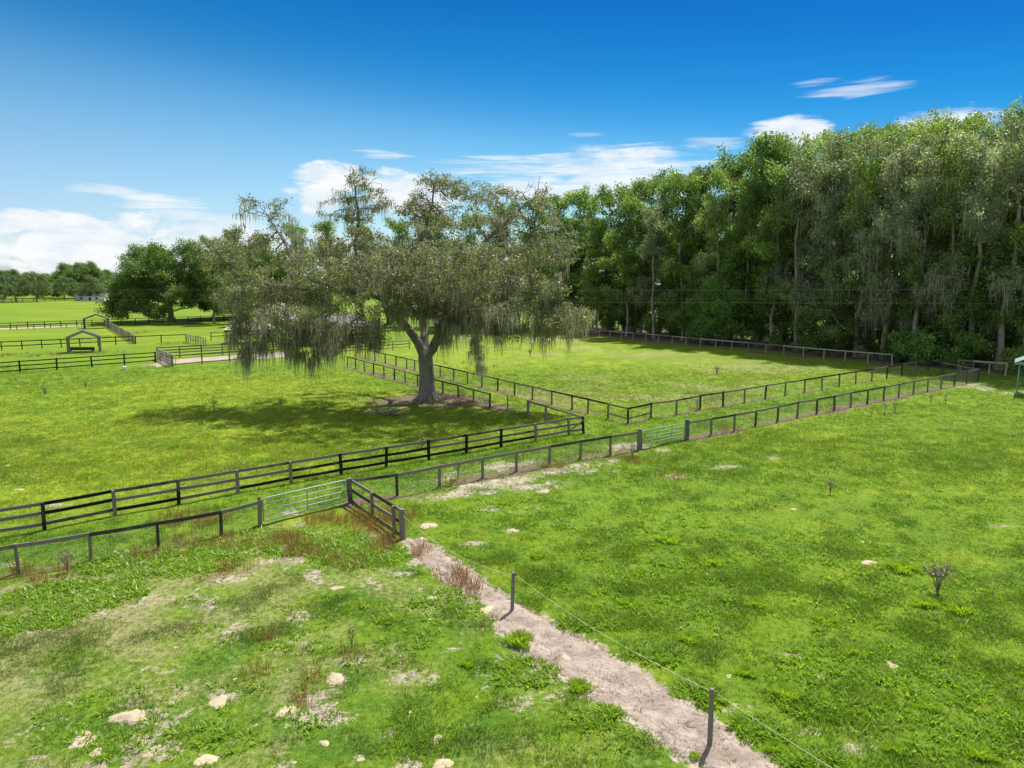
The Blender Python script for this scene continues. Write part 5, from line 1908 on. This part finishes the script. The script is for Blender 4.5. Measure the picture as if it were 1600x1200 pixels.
c = P(386, 545, 126)
pavilion('low open pavilion with a pale hipped roof left of the stable', (c.x, 128, 0), R(8), 8, 6.5, 2.5, 4.4, 2.5, M['roof_tan'], M['fence_grey'])
c = P(735, 535, 150)
gable_house('long_shed', 'long low shed with grey roof behind the right side of the oak', 'shed', (c.x + 1, 156, 0), R(4), 17, 10, 2.6, 4.9, M['dark_wall'], M['roof_grey'], .8, 10,
            openings=((-5, -1, 1.3, 2.4, 2.2, 'door'), (0, -1, 1.3, 2.4, 2.2, 'door'), (5, -1, 1.3, 2.4, 2.2, 'door')))
c = P(140, 468, 440)
gable_house('white_house', 'small white house far away under the distant trees', 'house', (c.x, 444, 0), R(3), 17, 8, 3.2, 5.0, M['house_white'], M['roof_grey'], .5, 8,
            openings=((-5, -1, 1.6, 1.4, 1.4, 'window'), (4, -1, 1.6, 1.4, 1.4, 'window'), (0, -1, 1.1, 1.1, 2.1, 'door')))


def run_in_shelter(label, a, rz, W_, depth, eave, rise, post_w):
    """open horse shelter: gable frame on four posts, shallow metal roof"""
    a = G(*a)
    e = empty('field_shelter', a, rz, label=label, cat='shelter', group='open horse shelters in the far left paddock')
    ov = .25
    for x in (0, W_):
        for y in (0, depth):
            MB().box((x, y, eave / 2 - .05), (post_w, post_w, eave + .1)).build('post', M['fence_grey'], e)
    for y in (0, depth):
        MB().bar((-.1, y - .12, eave - .1), (W_ / 2 - .02, y - .12, eave + rise - .14), .08, .24).build('rafter', M['fence_pale'], e)
        MB().bar((W_ / 2 + .02, y - .12, eave + rise - .14), (W_ + .1, y - .12, eave - .1), .08, .24).build('rafter', M['fence_pale'], e)
    n = 5
    for i in range(n):
        y0, y1 = -.3 + (depth + .6) * i / n + .01, -.3 + (depth + .6) * (i + 1) / n - .01
        quad_obj('roof_panel', [(-ov, y0, eave), (W_ / 2 - .01, y0, eave + rise), (W_ / 2 - .01, y1, eave + rise), (-ov, y1, eave)], M['roof_grey'], e, .06)
        quad_obj('roof_panel', [(W_ / 2 + .01, y0, eave + rise), (W_ + ov, y0, eave), (W_ + ov, y1, eave), (W_ / 2 + .01, y1, eave + rise)], M['roof_grey'], e, .06)
    return e


run_in_shelter('nearer open shelter with a shallow grey gable roof on thick posts', (107, 552), R(29), 4.2, 2.6, 2.35, 1.0, .34)
run_in_shelter('farther open grey shelter standing just behind the nearer one', (132, 514), R(29), 5.0, 3.2, 2.3, 1.1, .34)
g = G(128, 549)
t = empty('water_trough', g, .08, label='long dark trough on the ground under the nearer shelter', cat='trough')
b = MB().box((0, 0, .25), (3.6, .6, .06))
b.build('base', M['plastic_dark'], t)
for y in (-.3, .3):
    MB().box((0, y, .45), (3.6, .05, .4)).build('side', M['plastic_dark'], t)
for x in (-1.7, 1.7):
    MB().box((x, 0, .12), (.12, .5, .22)).build('foot', M['plastic_dark'], t)
g = G(157, 475)
t = empty('hay_feeder', g, .1, label='small brown wooden feeder standing far out in the sunny far field', cat='feeder')
for z in (.5, 1.0, 1.5):
    for y in (-.7, .7):
        MB().box((0, y, z), (4.6, .08, .22)).build('slat', M['trough_wood'], t)
for x in (-2.2, 2.2):
    for y in (-.7, .7):
        MB().box((x, y, .85), (.16, .2, 1.7)).build('post', M['trough_wood'], t)
g = G(195, 578)
t = empty('bucket', g, 0, label='small white bucket lying in the grass in front of the black fence', cat='bucket')
MB().tube([(0, 0, 0), (0, 0, .42)], [.2, .26], 12).build('body', M['plastic_white'], t)
MB().tube([(-.26, 0, .40), (-.15, 0, .58), (.15, 0, .58), (.26, 0, .40)], .012, 5).build('handle', M['galv'], t)
# hay ring leaning at the pen corner
g = G(263, 574)
t = empty('hay_ring', g, .5, label='grey metal hoop leaning at the near corner of the sandy pen', cat='hoop')
ring = [(math.cos(a) * .9, math.sin(a) * .25, .9 + math.sin(a) * .85) for a in np.linspace(0, 2 * math.pi, 25)]
MB().tube(ring, .04, 6, False).build('outer_ring', M['wire'], t)
ring = [(math.cos(a) * .45, math.sin(a) * .12, .9 + math.sin(a) * .42) for a in np.linspace(0, 2 * math.pi, 19)]
MB().tube(ring, .03, 6, False).build('inner_ring', M['wire'], t)

# green canopy at the right edge
g = G(1588, 618)
h = G(1660, 622)
t = empty('canopy_shelter', g, R(-36), label='faded green metal canopy on a thin teal post at the right edge', cat='canopy')
MB().tube([(0, 0, 0), (0, 0, 3.3)], .07, 8).build('post', M['teal'], t)
MB().tube([(4.2, 0, 0), (4.2, 0, 3.3)], .07, 8).build('post', M['teal'], t)
MB().tube([(0, 3.4, 0), (0, 3.4, 3.3)], .07, 8).build('post', M['teal'], t)
MB().tube([(4.2, 3.4, 0), (4.2, 3.4, 3.3)], .07, 8).build('post', M['teal'], t)
for i in range(5):
    y0 = -.4 + i * .84
    quad_obj('roof_panel', [(-.35, y0, 3.15), (2.09, y0, 4.3), (2.09, y0 + .82, 4.3), (-.35, y0 + .82, 3.15)], M['green_roof'], t, .05)
    quad_obj('roof_panel', [(2.11, y0, 4.3), (4.55, y0, 3.15), (4.55, y0 + .82, 3.15), (2.11, y0 + .82, 4.3)], M['green_roof'], t, .05)
MB().box((2.1, -.42, 3.12), (4.9, .05, .26)).build('fascia', M['green_roof'], t)
MB().box((-.37, 1.7, 3.02), (.05, 4.2, .26)).build('fascia', M['green_roof'], t)

# power lines
for i, (za, zb, lab) in enumerate(((10.0, 9.95, 'upper of the two thin power lines crossing in front of the wood'), (8.35, 8.0, 'lower of the two thin power lines crossing in front of the wood'))):
    a = Vector((-150, 150, 9.7 if i == 0 else 8.0))
    b = Vector((95, 68, 10.25 if i == 0 else 8.7))
    pts = []
    for k in range(33):
        u_ = k / 32
        q = a.lerp(b, u_)
        q.z -= .5 * 4 * u_ * (1 - u_) * .8
        pts.append(q)
    o = MB().tube(pts, .011, 5).build('power_line', M['cable'])
    tag(o, lab, 'cable')

# ------------------------------------------------------------------ sand mounds
mm_rng = np.random.default_rng(88)
MV = []
for k in range(6):
    nr, na = 11, 36
    V = [(0, 0, .85)]
    for i in range(1, nr):
        t = i / (nr - 1)
        for j in range(na):
            a = j * 2 * math.pi / na
            ca, sa = math.cos(a), math.sin(a)
            rr = t * (1 + .20 * math.sin(a * 2 + k) + .15 * math.sin(a * 3 + 2 * k) + .5 * (float(fbm(ca * 2, sa * 2, 1.3, 200 + k)) - .5) + mm_rng.normal(0, .03))
            lump = float(fbm(rr * ca + 5 * k, rr * sa, 2.6, 210 + k)) * 1.1 + float(fbm(rr * ca, rr * sa, 9, 230 + k)) * .5
            z = (1 - t ** 1.7) * (.25 + lump) - (.5 if i == nr - 1 else .10 * t)
            V.append((rr * ca, rr * sa, z))
    F = [(0, 1 + j, 1 + (j + 1) % na) for j in range(na)]
    Q = []
    for i in range(nr - 2):
        for j in range(na):
            a0 = 1 + i * na
            Q.append((a0 + j, a0 + na + j, a0 + na + (j + 1) % na, a0 + (j + 1) % na))
    MV.append(np_mesh('sand_mound', V, [np.array(F), np.array(Q)], None, M['mound'], True))
for i, (px, py, hw_, lab) in enumerate(MOUNDS):
    p = G(px, py)
    s = abs(G(px + hw_, py).x - p.x)
    o = link('sand_mound', MV[i % 6])
    o.location = (p.x, p.y, -.01)
    o.scale = (s * .95, s * rf.uniform(.75, 1.05), s * rf.uniform(.12, .22))
    o.rotation_euler = (0, 0, rf.uniform(-.5, .5))
    tag(o, lab, 'sand mound', 'pale sand mounds dug in the pasture')

# ------------------------------------------------------------------ weeds and clumps
def tuft_mesh(name, n, rad_, h0, h1, wd, lean, seed, mat, dome_=0.0):
    r = np.random.default_rng(seed)
    V, F, A, C = [], [], [], []
    for i in range(n):
        a = r.random() * 6.283
        rr = rad_ * math.sqrt(r.random())
        if rad_ > .9:
            rr *= .62 + .25 * math.sin(a * 3 + seed) + .18 * math.sin(a * 5 + 2 * seed) + .25 * r.random()
        hh = h0 + (h1 - h0) * r.random()
        hh *= 1 - dome_ * (rr / rad_) ** 2
        ld = a + r.normal(0, .6)
        ln = lean * hh * (.3 + r.random())
        t = r.random() * 6.283
        sx, sy = math.cos(t) * wd / 2, math.sin(t) * wd / 2
        bx, by = rr * math.cos(a), rr * math.sin(a)
        b = len(V)
        V += [(bx - sx * .5, by - sy * .5, -.02), (bx + sx * .5, by + sy * .5, -.02), (bx + math.cos(ld) * ln * .4 + sx, by + math.sin(ld) * ln * .4 + sy, hh * .6), (bx + math.cos(ld) * ln, by + math.sin(ld) * ln, hh),
              (bx + math.cos(ld) * ln * .4 - sx, by + math.sin(ld) * ln * .4 - sy, hh * .6)]
        F.append((b, b + 1, b + 2, b + 4))
        A += [r.random()] * 5
        C += [r.random() * .5 + .25] * 5
        V.append(V[b + 3])
        A.append(A[-1])
        C.append(C[-1])
        F.append((b + 4, b + 2, b + 3, b + 5))
    return np_mesh(name, V, np.array(F), dict(v=A, c=C), mat)


CL = [tuft_mesh('weed_clump', 900, 1.0, .18, .85, .045, .6, 200 + i, M['clump'], .45) for i in range(3)]
CLUMPS = [
    (1228, 1088, 27, 'big bright lime clump right of the nearer bare post'), (1290, 972, 21, 'dark-based green clump in the middle of the right pasture'), (1165, 1052, 18, 'yellow-green clump up and right of the nearer bare post'),
    (810, 1003, 26, 'bushy green clump at the track edge below the farther bare post'), (730, 1038, 14, 'small lime clump left of the track'), (800, 1045, 18, 'lime clump close to the left side of the track'), (905, 1075, 22, 'grassy clump leaning on the left side of the track'),
    (1445, 945, 22, 'green clump at the foot of the dry bush'), (1500, 955, 24, 'yellow-green clump right of the dry bush'), (1335, 1020, 22, 'yellow-green clump in the right pasture beside the slanting mound'), (1085, 1182, 10, 'small clump growing in the track near the bottom'),
    (1045, 845, 20, 'soft green clump in the upper right pasture'), (1450, 1105, 22, 'green clump in the lower right pasture'), (1075, 1000, 20, 'light clump between the wire and the right pasture'), (1110, 880, 22, 'broad low clump above the wire in the right pasture'),
    (1530, 1180, 24, 'green clump near the lower right corner'), (840, 870, 14, 'small clump beside the wire near the end post'), (985, 945, 18, 'pale clump right of the farther bare post'), (1395, 1170, 18, 'small clump at the bottom of the right pasture'),
    (1410, 890, 24, 'soft broad clump above the dry bush'), (1180, 945, 18, 'low clump left of the dark-based one'), (945, 1120, 14, 'small green clump against the left edge of the track'), (1128, 1095, 14, 'clump hugging the right edge of the track'), (1210, 1170, 18, 'dense clump right of the track near the bottom'),
]
for i, (px, py, hw_, lab) in enumerate(CLUMPS):
    p = G(px, py)
    s = abs(G(px + hw_, py).x - p.x)
    o = link('weed_clump', CL[i % 3])
    o.location = (p.x, p.y, 0)
    o.scale = (s, s, s * .70)
    o.rotation_euler = (0, 0, rf.random() * 6)
    tag(o, lab, 'weed clump', 'green weed clumps in the pasture')


def weeds(name, label, mesh_objs, regions, seed, mat_scale=(.7, 1.3)):
    """one object of joined small plants"""
    r = np.random.default_rng(seed)
    Vs, Fs, As, Cs, off = [], [], [], [], 0
    for (px, py, rx, ry, n) in regions:
        c = G(px, py)
        ex = abs(G(px + rx, py).x - c.x)
        ey = abs(G(px, py - ry).y - G(px, py + ry).y) / 2
        for k in range(n):
            a = r.random() * 6.283
            rr = math.sqrt(r.random())
            x, y = c.x + math.cos(a) * rr * ex, c.y + math.sin(a) * rr * ey
            me_ = mesh_objs[r.integers(len(mesh_objs))]
            V, F, A, C = me_
            t = r.random() * 6.283
            s = r.uniform(*mat_scale)
            ct, st_ = math.cos(t) * s, math.sin(t) * s
            W_ = np.stack([V[:, 0] * ct - V[:, 1] * st_ + x, V[:, 0] * st_ + V[:, 1] * ct + y, V[:, 2] * s], 1)
            Vs.append(W_)
            Fs.append(F + off)
            As.append(A)
            Cs.append(C * .5 + r.random() * .5)
            off += len(V)
    me_ = np_mesh(name, np.concatenate(Vs), np.concatenate(Fs), dict(v=np.concatenate(As), c=np.concatenate(Cs)))
    return me_


def arr(me_):
    n = len(me_.vertices)
    V = np.zeros(n * 3, dtype=np.float32)
    me_.vertices.foreach_get('co', V)
    F = np.array([p.vertices[:] for p in me_.polygons])
    A = np.zeros(n, dtype=np.float32)
    me_.attributes['v'].data.foreach_get('value', A)
    C = np.zeros(n, dtype=np.float32)
    me_.attributes['c'].data.foreach_get('value', C)
    return V.reshape(-1, 3), F, A, C


redm = [arr(tuft_mesh('r', 20, .24, .12, .56, .014, .5, 300 + i, M['weed_red'])) for i in range(3)]
RED = [(300, 815, 60, 12, 46), (345, 850, 70, 10, 26), (240, 870, 50, 10, 12), (575, 815, 50, 22, 80), (600, 850, 25, 14, 26), (440, 850, 30, 14, 24), (480, 860, 40, 12, 26), (545, 880, 40, 12, 12), (505, 815, 30, 8, 20), (715, 905, 22, 14, 22), (660, 862, 12, 10, 12),
       (640, 810, 12, 12, 14), (740, 925, 12, 8, 8), (380, 890, 40, 10, 8), (985, 722, 12, 5, 14), (865, 732, 20, 5, 10), (700, 755, 30, 6, 10), (550, 1025, 8, 6, 3), (485, 1065, 6, 10, 4), (470, 1100, 8, 8, 4), (400, 1055, 10, 10, 4), (415, 1000, 14, 8, 4),
       (1140, 672, 20, 5, 12), (1050, 745, 20, 4, 6), (90, 905, 40, 8, 10), (30, 900, 20, 10, 8), (1290, 640, 20, 4, 10), (1100, 642, 30, 4, 14), (1450, 640, 120, 14, 12), (680, 635, 60, 10, 10), (260, 720, 120, 20, 9), (480, 705, 60, 12, 6), (40, 556, 60, 3, 60), (150, 552, 60, 2, 36),
       (185, 525, 18, 8, 60), (270, 538, 25, 2, 30), (720, 570, 80, 10, 20)]
o = link('red_sorrel', weeds('red_sorrel', '', redm, RED, 5, (.7, 1.25)), None, M['weed_red'])
tag(o, 'thin reddish brown sorrel stalks along the fence feet', None, None, 'stuff')
grm = [arr(tuft_mesh('g', 26, .17, .03, .15, .042, 1.5, 320 + i, M['weed_green'], .5)) for i in range(4)]
GRN = [(250, 880, 130, 22, 330), (120, 930, 110, 26, 320), (400, 850, 110, 22, 260), (520, 850, 60, 20, 150), (60, 970, 70, 18, 120), (560, 870, 80, 20, 150), (700, 945, 60, 30, 60), (820, 1050, 50, 26, 50), (930, 1125, 40, 20, 46), (985, 1160, 30, 12, 16), (930, 975, 50, 12, 60), (1030, 1025, 40, 14, 50),
       (1090, 1085, 40, 16, 40), (1190, 1140, 40, 20, 60), (1270, 1190, 60, 16, 50), (790, 800, 120, 25, 120), (1000, 830, 160, 60, 160), (1300, 900, 220, 80, 300), (1400, 1080, 200, 90, 300), (1050, 930, 120, 60, 160), (1450, 760, 160, 50, 120), (660, 760, 60, 10, 40), (900, 725, 60, 8, 40),
       (1090, 650, 40, 5, 40), (1020, 655, 30, 4, 24), (500, 990, 200, 60, 80), (300, 1120, 250, 60, 70)]
o = link('broadleaf_weeds', weeds('broadleaf_weeds', '', grm, GRN, 6, (.6, 1.4)), None, M['weed_green'])
tag(o, 'low bright broadleaf weeds scattered through the grass', None, None, 'stuff')
# litter of twigs and old stalks along the fence foot and in the path
tw = [arr(tuft_mesh('t', 9, .16, .03, .08, .018, 3.2, 340 + i, M['dry_stem'])) for i in range(3)]
TWG = [(690, 765, 60, 5, 70), (760, 750, 60, 5, 60), (840, 735, 50, 4, 50), (920, 720, 40, 4, 30), (190, 882, 60, 6, 40), (330, 855, 50, 6, 30), (1150, 678, 50, 4, 50), (1230, 662, 50, 4, 50), (860, 1010, 60, 30, 50), (960, 1080, 70, 30, 60), (1080, 1150, 60, 30, 50), (740, 915, 30, 20, 20),
       (670, 630, 60, 10, 60), (760, 635, 80, 8, 60), (660, 855, 20, 12, 14), (1100, 652, 60, 4, 24)]
o = link('dry_litter', weeds('dry_litter', '', tw, [(a, b, c, d, n // 2) for a, b, c, d, n in TWG], 8, (.5, 1.1)), None, M['dry_stem'])
tag(o, 'dry twigs and dead stalks littering the fence foot and track', None, None, 'stuff')


# dry branching plants standing singly
def dry_plant(seed, H, spreadw, n, leafy=True):
    r = np.random.default_rng(seed)
    b = MB()
    heads = []
    for i in range(n):
        a = r.random() * 6.283
        ln = spreadw * (.3 + .7 * r.random())
        top = Vector((math.cos(a) * ln, math.sin(a) * ln, H * (.75 + .3 * r.random())))
        mid = Vector((math.cos(a) * ln * .35, math.sin(a) * ln * .35, H * .45))
        b.tube([(0, 0, -.03), mid, top], [.014, .010, .005], 4)
        heads.append(top)
        for k in range(3):
            q = mid.lerp(top, r.random())
            t2 = q + Vector(r.normal(0, .11, 3)) + Vector((0, 0, .12))
            b.tube([q, t2], [.006, .003], 3)
            heads.append(t2)
    me1 = b.mesh('stems', M['dry_stem'])
    c = np.array([tuple(h) for h in heads])
    V, F, v, cc = leaves_mesh(c, r.random(len(c)), r, 7, .045, .06, 1)
    me2 = np_mesh('seed_heads', V, F, dict(v=v, c=cc), M['dry_stem'])
    for m_ in (me1,):
        for nm, val in (('v', .4), ('c', .3)):
            at = m_.attributes.new(nm, 'FLOAT', 'POINT')
            at.data.foreach_set('value', [val] * len(m_.vertices))
    return [('stems', me1, None), ('seed_heads', me2, 'stuff')]


DP = [dry_plant(400, 1.05, .42, 16), dry_plant(401, .8, .22, 7), dry_plant(402, .9, .15, 5)]
for (px, py, k, s, lab) in ((1465, 928, 0, 1.0, 'grey dry branching bush with seed heads in the right pasture'), (1297, 772, 1, .8, 'thin dark weed stalk in the upper right pasture'), (716, 748, 1, 1.1, 'dry weed leaning behind the single-rail fence'),
                            (105, 893, 0, .7, 'dark tangled dry weed at the foot of the left wire fence'), (988, 716, 1, 1.0, 'reddish dry weed left of the green gate'), (1398, 645, 2, 1.1, 'thin tall weed in the far right pasture'), (1382, 648, 2, 1.0, 'thin weed beside the tall one in the far right pasture'),
                            (1362, 650, 2, .8, 'shortest thin weed of the three in the far right pasture'), (1454, 632, 2, 1.0, 'reddish weed stalk in the sunny far right corner'), (1477, 630, 2, .9, 'dark weed stalk right of the reddish one'), (1120, 585, 0, .9, 'dark weed standing in the middle paddock'),
                            (828, 556, 0, .9, 'small dark weed in the middle paddock behind the oak moss'), (1089, 640, 1, 1.0, 'weed standing against the paddock fence'), (70, 617, 0, .75, 'small dark weed in the left field'), (134, 607, 0, .6, 'small brown weed right of the dark one in the left field'),
                            (335, 645, 2, 1.3, 'thin stalk in the left field beside the oak shadow'), (550, 1012, 2, .7, 'single brown stalk in the near left paddock'), (440, 640, 2, 1.2, 'thin stalk at the edge of the oak shadow'), (660, 700, 1, 1.0, 'reddish dry weed climbing a post of the three-board fence')):
    place(DP[k], 'dry_weed', G(px, py), rf.random() * 6, s, lab, 'weed', 'dry weeds standing singly')

# fallen branch under the oak
g = G(600, 648)
r_ = np.random.default_rng(9)
b = MB()
for i in range(10):
    a = r_.random() * 6.283
    L = .8 + r_.random() * 1.6
    p0_ = Vector((r_.normal(0, .5), r_.normal(0, .3), .08))
    p1_ = p0_ + Vector((math.cos(a) * L * .5, math.sin(a) * L * .4, .25 + .3 * r_.random()))
    p2_ = p1_ + Vector((math.cos(a + .5) * L * .5, math.sin(a + .5) * L * .4, r_.uniform(-.2, .35)))
    b.tube([p0_, p1_, p2_], [.05, .035, .012], 5)
b.tube([(-1.6, .3, .1), (0, 0, .18), (1.3, -.6, .12), (1.9, -1.1, .03)], [.05, .085, .07, .03], 6)
fb = empty('fallen_branch', g, 0, label='pale fallen branch tangle lying in the oak shade left of the trunk', cat='branch')
b.build('limbs', M['bark_oak'], fb)
V, F, v, c = moss_mesh(np.array([[r_.normal(0, .9), r_.normal(0, .5), .35] for i in range(16)]), np.full(16, .3), r_, .05, 10, .2)
link('dead_moss', np_mesh('dead_moss', V, F, dict(v=v, c=c), M['moss']), fb)['kind'] = 'stuff'

nt = 0
seen = set()
for o in bpy.data.objects:
    if o.type == 'MESH':
        if o.data.name in seen:
            continue
        seen.add(o.data.name)
        nt += sum(len(p.vertices) - 2 for p in o.data.polygons) if len(o.data.polygons) < 2000 else len(o.data.loops) - 2 * len(o.data.polygons)
print('TRIANGLES', nt, 'OBJECTS', len(bpy.data.objects), 'SECONDS', round(time.time() - T0, 1))
